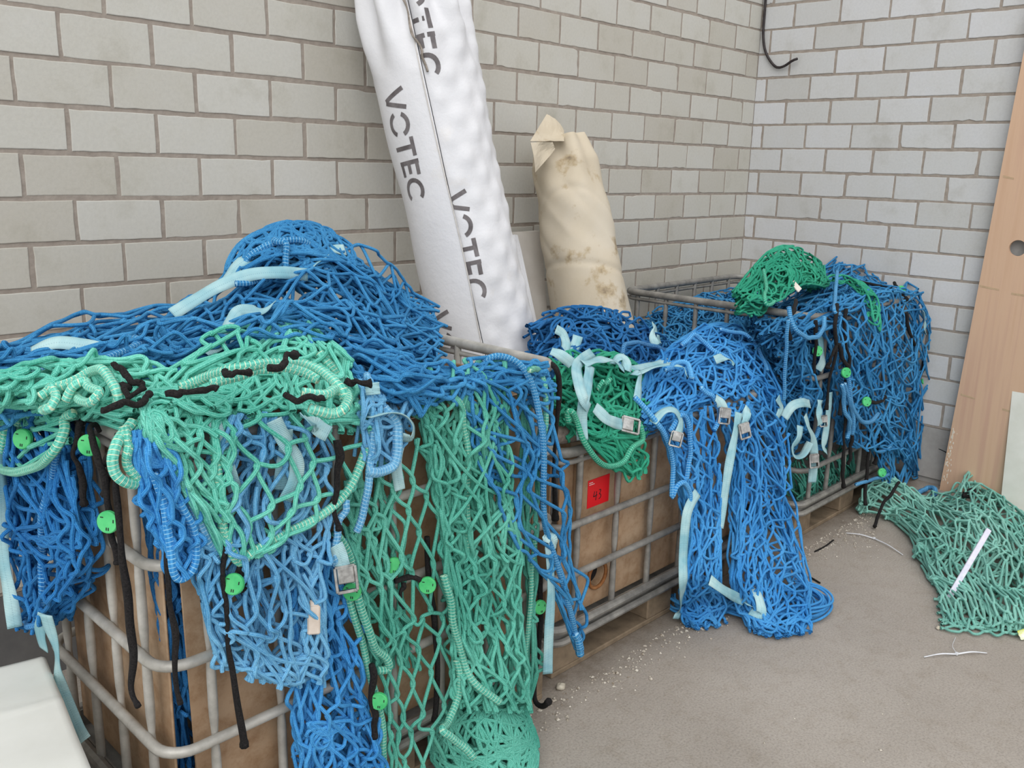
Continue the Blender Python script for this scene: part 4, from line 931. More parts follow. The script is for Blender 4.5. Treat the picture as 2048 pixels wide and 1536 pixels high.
# --- second brighter blue lower down
n4b = net('bright blue net hanging to the ground below the sky blue net', (-3.5, -1.14, .3))
S4b = Surf([[(-3.68, -1.13, 0.749), (-3.682, -1.135, 0.629), (-3.678, -1.14, 0.503), (-3.684, -1.15, 0.367), (-3.689, -1.16, 0.217)],
            [(-3.609, -1.13, 0.733), (-3.607, -1.14, 0.604), (-3.608, -1.145, 0.476), (-3.622, -1.16, 0.344), (-3.614, -1.17, 0.182)],
            [(-3.533, -1.13, 0.716), (-3.53, -1.14, 0.601), (-3.523, -1.145, 0.454), (-3.495, -1.15, 0.28), (-3.462, -1.16, 0.096)]])
mb = MB()
for lf, sd in ((.01, 1), (-.006, 2), (-.02, 3)): sheet(mb, S4b, 6, 10, .09, (2, .45, .012), .22, .008, lf, .0046, 90 + sd, 7, 9, 1.1)
tangle(mb, Surf([[(-3.678, -1.16, 0.358), (-3.689, -1.17, 0.222)], [(-3.481, -1.16, 0.278), (-3.476, -1.17, 0.109)]]), 16, .4, .0046, (-.02, .02), 94, 16)
mb.build('netting', M['bright'], n4b, True)
# --- stitched blue loop in the middle front
n4c = net('pale blue net end with thick stitched loops and a curled strap', (-3.45, -1.15, 1.0))
mb = MB(); S4c = Surf([[(-3.354, -0.89, 1.05), (-3.512, -1.15, 1.041), (-3.511, -1.16, 0.967), (-3.516, -1.165, 0.903)], [(-3.341, -0.971, 1.05), (-3.45, -1.15, 1.02), (-3.449, -1.165, 0.956), (-3.45, -1.165, 0.877)], [(-3.318, -1.035, 1.04), (-3.367, -1.14, 1.004), (-3.375, -1.155, 0.951), (-3.401, -1.155, 0.898)]])
for lf, sd in ((.006, 1), (-.01, 2)): sheet(mb, S4c, 6, 5, .08, (2, .5, .012), .3, .01, lf, .0046, 100 + sd, 7, 8, 1.1)
tangle(mb, S4c, 10, .4, .0046, (-.01, .015), 103, 14)
mb.build('netting', M['azure'], n4c, True)
border(n4c, 'azure', [(-3.461, -1.121, 1.06), (-3.485, -1.165, 1.029), (-3.495, -1.18, 0.958), (-3.507, -1.185, 0.896), (-3.519, -1.185, 0.832), (-3.536, -1.18, 0.756)], .0085, 1)
border(n4c, 'azure', [(-3.451, -1.165, 1.012), (-3.434, -1.18, 0.979), (-3.433, -1.19, 0.925), (-3.449, -1.19, 0.889), (-3.483, -1.19, 0.878), (-3.515, -1.19, 0.882)], .0115, 2)
border(n4c, 'azure', [(-3.57, -1.185, 0.834), (-3.583, -1.185, 0.793), (-3.589, -1.185, 0.74), (-3.592, -1.18, 0.694)], .008, 3)
strap(n4c, [(-3.51, -1.185, 1), (-3.462, -1.19, 1.002), (-3.421, -1.195, 0.989), (-3.397, -1.195, 0.962), (-3.398, -1.19, 0.934), (-3.42, -1.18, 0.938)], .032, (70, 70), 1)
strap(n4c, [(-3.486, -1.17, 1.067), (-3.491, -1.18, 1.044)], .03, (0, 0), 2)
strap(n4c, [(-3.409, -1.165, 0.914), (-3.423, -1.17, 0.873), (-3.413, -1.17, 0.812)], .024, (0, 20), 3)
cord(n4c, [(-3.36, -0.795, 1.1), (-3.444, -0.94, 1.1), (-3.484, -1.021, 1.09)], .008, 4)
cord(n4c, [(-3.457, -1.002, 1.1), (-3.426, -0.991, 1.1), (-3.397, -0.978, 1.1), (-3.425, -1.01, 1.08)], .008, 5)
cord(n4c, [(-3.556, -1.173, 1.08), (-3.539, -1.187, 1.08), (-3.524, -1.205, 1.08)], .008, 6)
mb = MB(); F = frame_to((-3.374, -0.924, 1.11), (.8, .5, .1), (0, -.2, 1)); mb.box((-.012, -.02, -.003), (.012, .02, .003), F, .002); mb.build('plastic_clip', noisy('cream_plastic', lin(224, 208, 178), lin(236, 222, 196), 30, .5), n4c, False, True)
# --- green net at the right of the front
n6 = net('green net pouring down the front of the nearest crate into a ground pool', (-3.1, -1.15, .5))
S6 = Surf([[(-3.358, -1.103, 1.05), (-3.337, -1.13, 1.02), (-3.325, -1.15, 0.917), (-3.301, -1.155, 0.78), (-3.278, -1.16, 0.638), (-3.257, -1.165, 0.491), (-3.261, -1.18, 0.365), (-3.269, -1.2, 0.241)],
           [(-3.257, -1.105, 1.04), (-3.244, -1.135, 1.011), (-3.25, -1.16, 0.904), (-3.241, -1.17, 0.77), (-3.232, -1.18, 0.631), (-3.214, -1.19, 0.485), (-3.205, -1.21, 0.342), (-3.232, -1.25, 0.22)],
           [(-3.152, -1.095, 1.03), (-3.157, -1.135, 1.01), (-3.17, -1.16, 0.888), (-3.159, -1.17, 0.749), (-3.149, -1.18, 0.606), (-3.128, -1.19, 0.455), (-3.136, -1.22, 0.318), (-3.154, -1.26, 0.19)],
           [(-3.038, -1.082, 1.02), (-3.05, -1.13, 1.009), (-3.066, -1.15, 0.865), (-3.053, -1.16, 0.72), (-3.035, -1.165, 0.567), (-3.024, -1.17, 0.411), (-3.041, -1.2, 0.271), (-3.058, -1.24, 0.136)]])
mb = MB()
for lf, sd in ((.014, 1), (.0, 2), (-.016, 3)): sheet(mb, S6, 10, 16, .085, (3, .5, .014), .2, .007, lf, .0048, 110 + sd, 7, 8, 1.1)
tangle(mb, S6, 20, .7, .0048, (.0, .025), 114, 5, 7, heading=PI / 2)
S6b = Surf([[(-3.538, -1.14, 0.813), (-3.534, -1.15, 0.712), (-3.508, -1.155, 0.575), (-3.486, -1.16, 0.434), (-3.456, -1.165, 0.269), (-3.447, -1.17, 0.093)],
            [(-3.472, -1.14, 0.842), (-3.468, -1.15, 0.704), (-3.446, -1.155, 0.553), (-3.422, -1.16, 0.408), (-3.412, -1.165, 0.249), (-3.386, -1.17, 0.061)],
            [(-3.389, -1.14, 0.892), (-3.376, -1.15, 0.713), (-3.358, -1.155, 0.548), (-3.331, -1.16, 0.371), (-3.319, -1.165, 0.206), (-3.306, -1.17, 0.018)],
            [(-3.316, -1.14, 0.924), (-3.294, -1.15, 0.752), (-3.273, -1.155, 0.558), (-3.251, -1.16, 0.352), (-3.233, -1.17, 0.168), (-3.222, -1.18, -0.021)]])
sheet(mb, S6b, 4, 12, .09, (0, 0, 0), .16, .006, .008, .0048, 120, 7, 8, .9)
S6c = Surf([[(-3.53, -1.13, 0.853), (-3.527, -1.14, 0.741), (-3.51, -1.14, 0.594), (-3.485, -1.14, 0.399)], [(-3.464, -1.13, 0.872), (-3.46, -1.14, 0.734), (-3.441, -1.14, 0.571), (-3.414, -1.14, 0.37)], [(-3.381, -1.13, 0.888), (-3.39, -1.14, 0.714), (-3.368, -1.14, 0.546), (-3.346, -1.14, 0.342)]])
for lf, sd in ((.004, 1), (-.01, 2)): sheet(mb, S6c, 5, 9, .09, (2, .4, .01), .22, .008, lf, .0048, 122 + sd, 7, 8, 1.1)
S6d = Surf([[(-2.997, -1.13, 1.01), (-2.99, -1.14, 0.807), (-2.977, -1.145, 0.6), (-2.964, -1.15, 0.382), (-2.951, -1.155, 0.185), (-2.96, -1.16, 0.052)], [(-2.933, -1.13, 1.013), (-2.928, -1.135, 0.793), (-2.933, -1.14, 0.586), (-2.932, -1.145, 0.369), (-2.933, -1.15, 0.175), (-2.97, -1.16, 0.041)]])
sheet(mb, S6d, 3, 13, .08, (0, 0, 0), .3, .01, .0, .0048, 126, 7, 8, 1.0)
# pool on the ground
SP = Surf([[(-3.198, -1.075, 0.12), (-3.247, -1.111, 0.08), (-3.263, -1.139, 0.03), (-3.292, -1.22, 0.01)], [(-3.149, -1.155, 0.18), (-3.208, -1.235, 0.16), (-3.216, -1.264, 0.08), (-3.243, -1.31, 0.02)], [(-3.051, -1.178, 0.14), (-3.05, -1.225, 0.08), (-3.06, -1.264, 0.03), (-3.119, -1.334, 0.01)]])
tangle(mb, SP, 75, 1.1, .0048, (-.06, .03), 128, 6.5, 7, m=60)
mb.build('netting', M['green'], n6, True)
Gn = 'green'
border(n6, Gn, [(-3.584, -1.17, 0.75), (-3.553, -1.175, 0.691), (-3.543, -1.18, 0.608), (-3.517, -1.185, 0.53), (-3.495, -1.185, 0.473), (-3.471, -1.19, 0.44), (-3.466, -1.19, 0.413), (-3.491, -1.185, 0.412)], .0095, 1)
border(n6, Gn, [(-3.548, -1.165, 0.604), (-3.533, -1.17, 0.53), (-3.508, -1.17, 0.422), (-3.478, -1.175, 0.297), (-3.466, -1.175, 0.106)], .0085, 2)
border(n6, Gn, [(-3.304, -1.19, 0.58), (-3.289, -1.2, 0.489), (-3.256, -1.21, 0.375), (-3.233, -1.24, 0.298), (-3.194, -1.28, 0.238)], .0095, 3)
border(n6, Gn, [(-3.267, -1.2, 0.349), (-3.278, -1.22, 0.268), (-3.321, -1.24, 0.23), (-3.362, -1.25, 0.23), (-3.332, -1.27, 0.196), (-3.294, -1.3, 0.139)], .0095, 4)
border(n6, Gn, [(-2.957, -1.16, 0.556), (-2.964, -1.16, 0.459), (-2.975, -1.165, 0.319), (-2.987, -1.17, 0.191), (-3.034, -1.2, 0.105)], .007, 5)
border(n6, Gn, [(-3.271, -1.16, 0.997), (-3.245, -1.165, 0.988), (-3.229, -1.165, 0.967), (-3.228, -1.17, 0.926), (-3.216, -1.175, 0.864), (-3.21, -1.18, 0.739), (-3.229, -1.185, 0.619)], .008, 6)
border(n6, Gn, [(-3.055, -1.217, 1.04), (-2.955, -1.15, 1.02), (-2.933, -1.155, 0.972), (-2.922, -1.155, 0.891), (-2.925, -1.15, 0.796)], .0075, 7)
cord(n6, [(-3.312, -1.145, 0.656), (-3.311, -1.15, 0.556), (-3.295, -1.15, 0.432), (-3.289, -1.155, 0.325), (-3.299, -1.16, 0.18)], .0085, 1, .003)
cord(n6, [(-3.421, -1.16, 0.596), (-3.385, -1.17, 0.594), (-3.349, -1.18, 0.579), (-3.318, -1.18, 0.556)], .008, 2, .002)
cord(n6, [(-3.398, -1.16, 0.582), (-3.404, -1.16, 0.546), (-3.395, -1.16, 0.518)], .006, 3, .002)
cord(n6, [(-3.513, -1.19, 0.433), (-3.51, -1.19, 0.344), (-3.502, -1.19, 0.238)], .0085, 4, .003)
cord(n6, [(-2.911, -1.14, 0.449), (-2.901, -1.14, 0.326), (-2.904, -1.14, 0.174), (-2.92, -1.15, 0.068), (-2.932, -1.19, 0.066), (-2.937, -1.22, 0.098)], .0095, 5, .003)
cord(n6, [(-2.82, -1.058, 1), (-2.865, -1.13, 1.004), (-2.846, -1.13, 0.954), (-2.842, -1.125, 0.842), (-2.842, -1.125, 0.686), (-2.839, -1.125, 0.57)], .0085, 6, .002)
for p, f in (((-3.35, -1.19, 0.57), (-.7, -.7, .1)), ((-3.5, -1.2, 0.342), (-.7, -.6, .1)), ((-2.918, -1.155, 0.347), (-.1, -.9, .1)), ((-3.553, -1.18, 0.62), (-.8, -.6, .1)), ((-3.419, -1.155, 0.628), (-.7, -.7, .2))): disc(n6, p, f, .02)
# --- blue net over the right end of the rail
n7 = net('blue net over the right end of the nearest crate, knotted corner dangling low', (-2.95, -1.15, .8))
S7a = Surf([[(-3.363, -0.904, 1.09), (-3.352, -1.024, 1.09), (-3.3, -1.086, 1.05), (-3.223, -1.12, 1.04), (-3.094, -1.086, 1.03), (-2.993, -1.126, 1.02), (-2.945, -1.167, 1.01)],
            [(-3.449, -1.024, 1.08), (-3.435, -1.132, 1.08), (-3.369, -1.168, 1.06), (-3.223, -1.12, 1.029), (-3.126, -1.12, 1.027), (-2.992, -1.125, 1.008), (-2.881, -1.12, 0.971)],
            [(-3.492, -1.101, 1.05), (-3.402, -1.14, 1.015), (-3.354, -1.15, 1.003), (-3.28, -1.15, 1.003), (-3.171, -1.15, 1.003), (-3.035, -1.15, 0.981), (-2.901, -1.14, 0.924)]])
mb = MB()
for lf, sd in ((.012, 1), (.0, 2), (-.014, 3)): sheet(mb, S7a, 7, 11, .09, (2, .4, .012), .24, .01, lf, .0048, 130 + sd, 7, 9, 1.1)
tangle(mb, Surf([[(-3.425, -1.083, 1.07), (-3.396, -1.15, 1.022), (-3.362, -1.16, 0.97)], [(-3.363, -1.11, 1.06), (-3.31, -1.15, 1.019), (-3.333, -1.16, 0.99)]]), 12, .4, .0048, (-.01, .02), 133, 12)
S7b = Surf([[(-3.25, -1.15, 1.027), (-3.207, -1.165, 0.921), (-3.178, -1.17, 0.817), (-3.124, -1.17, 0.701), (-3.045, -1.175, 0.567), (-2.91, -1.18, 0.433)],
            [(-3.155, -1.15, 1.031), (-3.104, -1.17, 0.902), (-3.075, -1.175, 0.795), (-3.002, -1.175, 0.657), (-2.934, -1.18, 0.513), (-2.861, -1.185, 0.374)],
            [(-3.036, -1.15, 1.013), (-2.992, -1.165, 0.88), (-2.951, -1.17, 0.766), (-2.904, -1.175, 0.617), (-2.851, -1.18, 0.473), (-2.805, -1.185, 0.324)],
            [(-2.913, -1.14, 0.979), (-2.895, -1.155, 0.859), (-2.88, -1.165, 0.748), (-2.835, -1.17, 0.582), (-2.785, -1.18, 0.437), (-2.759, -1.185, 0.354)]])
sheet(mb, S7b, 4, 10, .09, (1, .3, .006), .18, .006, .012, .0048, 140, 7, 9, .9)
sheet(mb, Surf([g[:3] for g in S7b.G[:, ::8].tolist()]), 7, 6, .09, (2, .4, .01), .22, .008, .0, .0048, 141, 7, 9, 1.0)
sheet(mb, Surf([[(-2.91, -1.18, 0.433), (-2.84, -1.18, 0.289), (-2.79, -1.18, 0.185)], [(-2.861, -1.185, 0.374), (-2.813, -1.185, 0.273), (-2.779, -1.18, 0.177)], [(-2.759, -1.185, 0.354), (-2.754, -1.185, 0.275), (-2.767, -1.18, 0.172)]]), 2, 3, .085, (0, 0, 0), .15, .004, .004, .0048, 142, 7, 8, .6)
mb.build('netting', M['blue'], n7, True)
border(n7, 'blue', [(-3.099, -1.1, 1.041), (-3.059, -1.12, 1.049), (-3.019, -1.15, 1.029), (-2.993, -1.17, 0.978), (-2.972, -1.18, 0.892), (-2.962, -1.185, 0.812), (-2.96, -1.185, 0.704), (-2.948, -1.185, 0.618), (-2.921, -1.185, 0.547), (-2.877, -1.19, 0.441), (-2.832, -1.19, 0.321), (-2.801, -1.19, 0.232), (-2.783, -1.19, 0.169)], .0085, 1, .003)
border(n7, 'blue', [(-2.812, -1.195, 0.246), (-2.798, -1.2, 0.212), (-2.785, -1.195, 0.168)], .012, 2, .002)
strap(n7, [(-2.943, -1.185, 0.577), (-2.93, -1.19, 0.53), (-2.921, -1.195, 0.414), (-2.923, -1.195, 0.296), (-2.922, -1.195, 0.163)], .028, (30, 0), 1)
strap(n7, [(-2.944, -1.19, 0.576), (-2.925, -1.195, 0.558), (-2.926, -1.19, 0.529)], .034, (0, 30), 2)

# ------------------------------------------------------------------ nets on the middle crate
n8 = net('shaded blue net piled at the back of the middle crate, below the rolls', (-2.1, -.6, .7), 'piled cargo nets')
S8 = Surf([[(-2.417, -0.62, 1.013), (-2.277, -0.63, 1.021), (-2.057, -0.63, 0.999), (-1.826, -0.62, 0.923), (-1.551, -0.6, 0.817), (-1.425, -0.6, 0.737)],
           [(-2.48, -0.7, 0.948), (-2.328, -0.7, 0.967), (-2.14, -0.7, 0.951), (-1.93, -0.7, 0.889), (-1.665, -0.68, 0.794), (-1.532, -0.68, 0.714)],
           [(-2.525, -0.78, 0.918), (-2.393, -0.78, 0.925), (-2.208, -0.78, 0.901), (-2.004, -0.78, 0.856), (-1.779, -0.76, 0.774), (-1.636, -0.75, 0.701)],
           [(-2.588, -0.86, 0.878), (-2.483, -0.86, 0.886), (-2.305, -0.86, 0.86), (-2.108, -0.86, 0.804), (-1.891, -0.84, 0.739), (-1.755, -0.83, 0.686)]])
mb = MB()
for lf, sd in ((.0, 1), (-.02, 2), (-.045, 3), (-.08, 4)): sheet(mb, S8, 9, 17, .08, (3, .6, .02), .35, .018, lf, .0046, 150 + sd, 6, 7, 1.1)
tangle(mb, S8, 110, .5, .0046, (-.09, .02), 155, 13)
tangle(mb, Surf([[(-2.393, -0.62, 1.024), (-2.213, -0.62, 1.024), (-1.924, -0.62, 0.977)], [(-2.4, -0.64, 0.98), (-2.207, -0.64, 0.985), (-1.915, -0.64, 0.926)]]), 18, .45, .0046, (-.02, .05), 156, 18)
mb.build('netting', M['shaded_blue'], n8, True)
border(n8, 'shaded_blue', [(-2.201, -0.85, 0.894), (-2.158, -0.83, 0.92), (-2.051, -0.81, 0.916), (-1.96, -0.81, 0.901), (-1.833, -0.79, 0.863), (-1.751, -0.77, 0.834)], .008, 1)
border(n8, 'shaded_blue', [(-2.215, -0.86, 0.903), (-2.267, -0.89, 0.888), (-2.259, -0.91, 0.867)], .008, 2)
strap(n8, [(-2.432, -0.75, 1.003), (-2.408, -0.76, 0.985), (-2.414, -0.78, 0.953), (-2.451, -0.8, 0.931)], .032, (0, 10), 1)
strap(n8, [(-2.344, -0.77, 0.973), (-2.364, -0.78, 0.953), (-2.407, -0.8, 0.935)], .034, (0, 0), 2)
strap(n8, [(-1.794, -0.69, 0.929), (-1.832, -0.71, 0.898), (-1.838, -0.73, 0.873)], .03, (40, 0), 3)
strap(n8, [(-2.292, -0.93, 0.887), (-2.168, -0.91, 0.865), (-2.067, -0.89, 0.86), (-1.948, -0.87, 0.854)], .03, (10, 40), 4)
n9 = net('emerald green net bundled on the front edge of the middle crate with pale straps', (-2.5, -1.0, .72))
S9 = Surf([[(-2.556, -0.84, 0.909), (-2.463, -0.84, 0.933), (-2.376, -0.85, 0.936), (-2.257, -0.85, 0.907), (-2.111, -0.85, 0.829), (-2.073, -0.86, 0.745)],
           [(-2.659, -0.95, 0.867), (-2.577, -0.96, 0.887), (-2.482, -0.96, 0.88), (-2.38, -0.96, 0.851), (-2.242, -0.95, 0.791), (-2.175, -0.94, 0.725)],
           [(-2.726, -1.03, 0.835), (-2.657, -1.05, 0.835), (-2.564, -1.05, 0.818), (-2.478, -1.05, 0.795), (-2.373, -1.04, 0.753), (-2.283, -1.02, 0.711)],
           [(-2.721, -1.07, 0.774), (-2.678, -1.09, 0.766), (-2.609, -1.1, 0.746), (-2.525, -1.1, 0.729), (-2.436, -1.09, 0.712), (-2.362, -1.07, 0.702)]])
mb = MB()
for lf, sd in ((.012, 1), (-.008, 2), (-.03, 3), (-.055, 4)): sheet(mb, S9, 9, 10, .08, (2, .6, .016), .35, .014, lf, .0048, 160 + sd, 7, 8, 1.15)
tangle(mb, S9, 60, .5, .0048, (-.06, .02), 165, 14)
S9b = Surf([[(-2.689, -1.09, 0.763), (-2.618, -1.1, 0.71), (-2.537, -1.1, 0.646), (-2.46, -1.1, 0.612)], [(-2.599, -1.1, 0.756), (-2.543, -1.115, 0.705), (-2.483, -1.115, 0.645), (-2.441, -1.105, 0.607)], [(-2.438, -1.09, 0.733), (-2.411, -1.1, 0.682), (-2.398, -1.1, 0.63), (-2.414, -1.1, 0.603)]])
for lf, sd in ((.006, 1), (-.006, 2)): sheet(mb, S9b, 7, 3, .085, (2, .4, .008), .3, .008, lf, .0048, 170 + sd, 7, 9, 1.0)
mb.build('netting', M['emerald'], n9, True)
border(n9, 'emerald', [(-2.774, -1.11, 0.823), (-2.78, -1.11, 0.848), (-2.773, -1.12, 0.853), (-2.748, -1.118, 0.822), (-2.734, -1.133, 0.768), (-2.688, -1.138, 0.716), (-2.617, -1.138, 0.682), (-2.553, -1.133, 0.689), (-2.507, -1.128, 0.717), (-2.44, -1.118, 0.724), (-2.452, -1.12, 0.766), (-2.459, -1.11, 0.778)], .0085, 1)
border(n9, 'emerald', [(-2.556, -1.03, 0.881), (-2.534, -1.03, 0.893), (-2.485, -1.02, 0.891)], .007, 2)
strap(n9, [(-2.463, -0.93, 0.959), (-2.571, -0.98, 0.961), (-2.657, -1.03, 0.956), (-2.715, -1.09, 0.925), (-2.727, -1.12, 0.89), (-2.688, -1.108, 0.855)], .032, (0, 0), 1)
strap(n9, [(-2.572, -1.01, 0.948), (-2.652, -1.07, 0.926), (-2.715, -1.11, 0.886), (-2.719, -1.108, 0.829), (-2.723, -1.118, 0.774)], .032, (10, -10), 2)
strap(n9, [(-2.611, -0.89, 0.976), (-2.597, -0.91, 0.968), (-2.587, -0.93, 0.955), (-2.58, -0.95, 0.942)], .034, (0, 0), 3)
strap(n9, [(-2.6, -1.01, 0.957), (-2.536, -1, 0.954), (-2.451, -0.98, 0.945), (-2.394, -0.97, 0.924), (-2.364, -0.98, 0.898)], .03, (20, 50), 4)
strap(n9, [(-2.652, -1.1, 0.852), (-2.617, -1.12, 0.815), (-2.54, -1.108, 0.783), (-2.51, -1.113, 0.776)], .034, (0, 0), 5)
buckle(n9, (-2.504, -1.118, 0.774), (-.6, 0, .35), (-.4, -.8, .5), 1.15)
strap(n9, [(-2.385, -0.95, 0.915), (-2.348, -0.95, 0.931), (-2.329, -0.96, 0.914), (-2.343, -0.98, 0.891)], .03, (50, 0), 6)
strap(n9, [(-2.351, -1.01, 0.885), (-2.32, -1.01, 0.889), (-2.349, -1.03, 0.856), (-2.396, -1.06, 0.822)], .03, (60, 10), 7)
n10 = net('light blue net spilling over the middle crate down to the floor in two long hanks', (-1.9, -1.1, .5))
S10 = Surf([[(-2.255, -0.98, 0.782), (-2.078, -0.88, 0.812), (-1.846, -0.8, 0.857), (-1.592, -0.74, 0.884), (-1.376, -0.72, 0.888), (-1.16, -0.74, 0.823), (-1.018, -0.78, 0.712)],
            [(-2.33, -1.03, 0.769), (-2.16, -0.96, 0.805), (-1.929, -0.9, 0.848), (-1.705, -0.86, 0.858), (-1.492, -0.84, 0.848), (-1.301, -0.86, 0.775), (-1.182, -0.9, 0.658)],
            [(-2.376, -1.08, 0.755), (-2.215, -1.04, 0.787), (-2.013, -1, 0.815), (-1.823, -0.98, 0.819), (-1.63, -0.97, 0.799), (-1.446, -0.98, 0.714), (-1.334, -1, 0.608)],
            [(-2.335, -1.11, 0.725), (-2.24, -1.1, 0.737), (-2.097, -1.09, 0.751), (-1.94, -1.08, 0.739), (-1.769, -1.08, 0.71), (-1.612, -1.09, 0.637), (-1.497, -1.1, 0.538)]])
mb = MB()
for lf, sd in ((.012, 1), (.0, 2), (-.02, 3), (-.045, 4)): sheet(mb, S10, 10, 16, .085, (3, .5, .012), .26, .012, lf, .0046, 180 + sd, 6, 8, 1.0)
tangle(mb, S10, 70, .6, .0046, (-.03, .02), 185, 7, 6, heading=PI * .75)
S10b = Surf([[(-2.341, -1.11, 0.734), (-2.276, -1.125, 0.618), (-2.234, -1.14, 0.476), (-2.211, -1.16, 0.354), (-2.271, -1.19, 0.242), (-2.139, -1.112, 0.05), (-2.168, -1.155, 0.012)],
             [(-2.199, -1.11, 0.74), (-2.152, -1.13, 0.591), (-2.141, -1.15, 0.455), (-2.158, -1.18, 0.328), (-2.229, -1.22, 0.239), (-2.092, -1.157, 0.06), (-2.144, -1.214, 0.012)],
             [(-2.052, -1.11, 0.748), (-2.027, -1.13, 0.563), (-2.033, -1.15, 0.427), (-2.069, -1.18, 0.301), (-2.112, -1.22, 0.201), (-2.007, -1.185, 0.05), (-2.049, -1.243, 0.012)]])
for lf, sd in ((.012, 1), (.0, 2), (-.012, 3)): sheet(mb, S10b, 6, 14, .085, (2, .4, .012), .2, .006, lf, .0046, 190 + sd, 6, 8, .9)
S10c = Surf([[(-1.988, -1.11, 0.736), (-1.91, -1.13, 0.537), (-1.919, -1.16, 0.382), (-1.964, -1.2, 0.239), (-2.053, -1.25, 0.174), (-1.99, -1.25, 0.05), (-2.044, -1.326, 0.012)],
             [(-1.786, -1.11, 0.71), (-1.731, -1.13, 0.498), (-1.757, -1.17, 0.342), (-1.825, -1.22, 0.223), (-1.902, -1.28, 0.154), (-1.935, -1.327, 0.06), (-2.015, -1.412, 0.012)],
             [(-1.509, -1.1, 0.541), (-1.483, -1.12, 0.379), (-1.446, -1.15, 0.213), (-1.499, -1.22, 0.105), (-1.573, -1.29, 0.029), (-1.827, -1.426, 0.05), (-1.906, -1.469, 0.012)]])
for lf, sd in ((.014, 1), (.0, 2), (-.014, 3)): sheet(mb, S10c, 8, 15, .085, (3, .4, .012), .2, .008, lf, .0046, 200 + sd, 6, 8, .9)
tangle(mb, S10c, 30, .8, .0046, (-.01, .02), 205, 6, 6, heading=PI / 2)
tangle(mb, S10b, 20, .7, .0046, (-.01, .02), 206, 6, 6, heading=PI / 2)
# loops where it meets the floor
R = np.random.default_rng(9)
for (cx, cy, ax_, ay_, rot, nn_) in (*(( *(-1.998, -1.112, 0)[:2], .12, .085, -.6, 11),), *((*(-1.813, -1.285, 0)[:2], .2, .13, -.7, 22),)):
    P = []
    for q in range(nn_):
        a = np.linspace(-.3, PI + .3 + R.uniform(0, 1), 44) + R.uniform(-.3, .3) + PI; s = R.uniform(.55, 1.08)
        x = ax_ * s * np.cos(a); y = ay_ * s * np.sin(a) * R.uniform(.85, 1.1)
        P.append(np.stack([cx + x * math.cos(rot) - y * math.sin(rot), cy + x * math.sin(rot) + y * math.cos(rot), np.full(44, R.uniform(.006, .05)) + .006 * np.sin(a * 3 + q)], 1))
    mb.tubes(np.array(P), .0046, 6)
mb.build('netting', M['bright'], n10, True)
Bb = 'bright'
border(n10, Bb, [(-2.448, -1.09, 0.834), (-2.398, -1.133, 0.766), (-2.348, -1.143, 0.703), (-2.31, -1.148, 0.614), (-2.315, -1.153, 0.526), (-2.298, -1.158, 0.556), (-2.261, -1.163, 0.557), (-2.228, -1.168, 0.508), (-2.233, -1.168, 0.458)], .0085, 1)
border(n10, Bb, [(-2.337, -1.148, 0.734), (-2.282, -1.148, 0.772), (-2.24, -1.153, 0.733), (-2.231, -1.158, 0.649), (-2.241, -1.158, 0.551)], .0085, 2)
border(n10, Bb, [(-1.884, -0.87, 0.901), (-1.813, -0.87, 0.926), (-1.758, -0.89, 0.898), (-1.714, -0.93, 0.861), (-1.673, -0.95, 0.83)], .009, 3)
border(n10, Bb, [(-2.182, -1.01, 0.877), (-2.067, -0.99, 0.888), (-2.065, -1.03, 0.867), (-2.092, -1.06, 0.839)], .0095, 4)
border(n10, Bb, [(-2.091, -1.09, 0.819), (-2.038, -1.108, 0.779), (-2.032, -1.138, 0.724), (-2.073, -1.148, 0.682)], .0085, 5)
border(n10, Bb, [(-1.526, -0.81, 0.907), (-1.401, -0.85, 0.882), (-1.379, -0.91, 0.824), (-1.447, -0.98, 0.765)], .008, 6)
strap(n10, [(-2.299, -0.98, 0.872), (-2.21, -0.98, 0.884), (-2.125, -0.99, 0.882), (-2.092, -1.02, 0.874), (-2.111, -1.05, 0.853)], .026, (60, 50), 1)
strap(n10, [(-2.404, -1.128, 0.766), (-2.362, -1.138, 0.797), (-2.317, -1.148, 0.791), (-2.295, -1.158, 0.752), (-2.331, -1.168, 0.705)], .028, (50, 20), 2)
buckle(n10, (-2.339, -1.173, 0.711), (.3, 0, .9), (-.7, -.6, .2), .9)
strap(n10, [(-2.05, -1.128, 0.785), (-2.032, -1.138, 0.762), (-2.02, -1.143, 0.737)], .034, (0, 0), 3)
buckle(n10, (-2.032, -1.153, 0.724), (.2, 0, 1), (-.4, -.9, .2), 1.05)
strap(n10, [(-1.909, -1.138, 0.71), (-1.949, -1.153, 0.641), (-1.998, -1.168, 0.549), (-2.029, -1.178, 0.434), (-2.063, -1.188, 0.346)], .03, (0, 0), 4)
strap(n10, [(-1.85, -1.138, 0.718), (-1.885, -1.153, 0.691), (-1.901, -1.158, 0.66)], .03, (20, 0), 8)
buckle(n10, (-1.908, -1.163, 0.65), (-.2, 0, 1), (-.4, -.9, .2), 1.05)
strap(n10, [(-2.183, -1.168, 0.497), (-2.239, -1.178, 0.471), (-2.264, -1.183, 0.428), (-2.289, -1.198, 0.321), (-2.308, -1.218, 0.23), (-2.172, -1.132, 0.07), (-2.171, -1.116, 0.02)], .032, (0, 20), 5)
strap(n10, [(-2.248, -1.278, 0.249), (-2.183, -1.298, 0.196), (-2.026, -1.274, 0.1), (-2.024, -1.308, 0.09)], .034, (0, 20), 6)
strap(n10, [(-1.972, -1.278, 0.12), (-1.97, -1.303, 0.11), (-1.988, -1.33, 0.08), (-1.997, -1.333, 0.06), (-2.003, -1.298, 0.06)], .034, (20, -30), 7)
strap(n10, [(-1.845, -0.99, 0.861), (-1.785, -0.99, 0.863), (-1.752, -1, 0.846), (-1.745, -1.01, 0.832)], .032, (0, 50), 9)

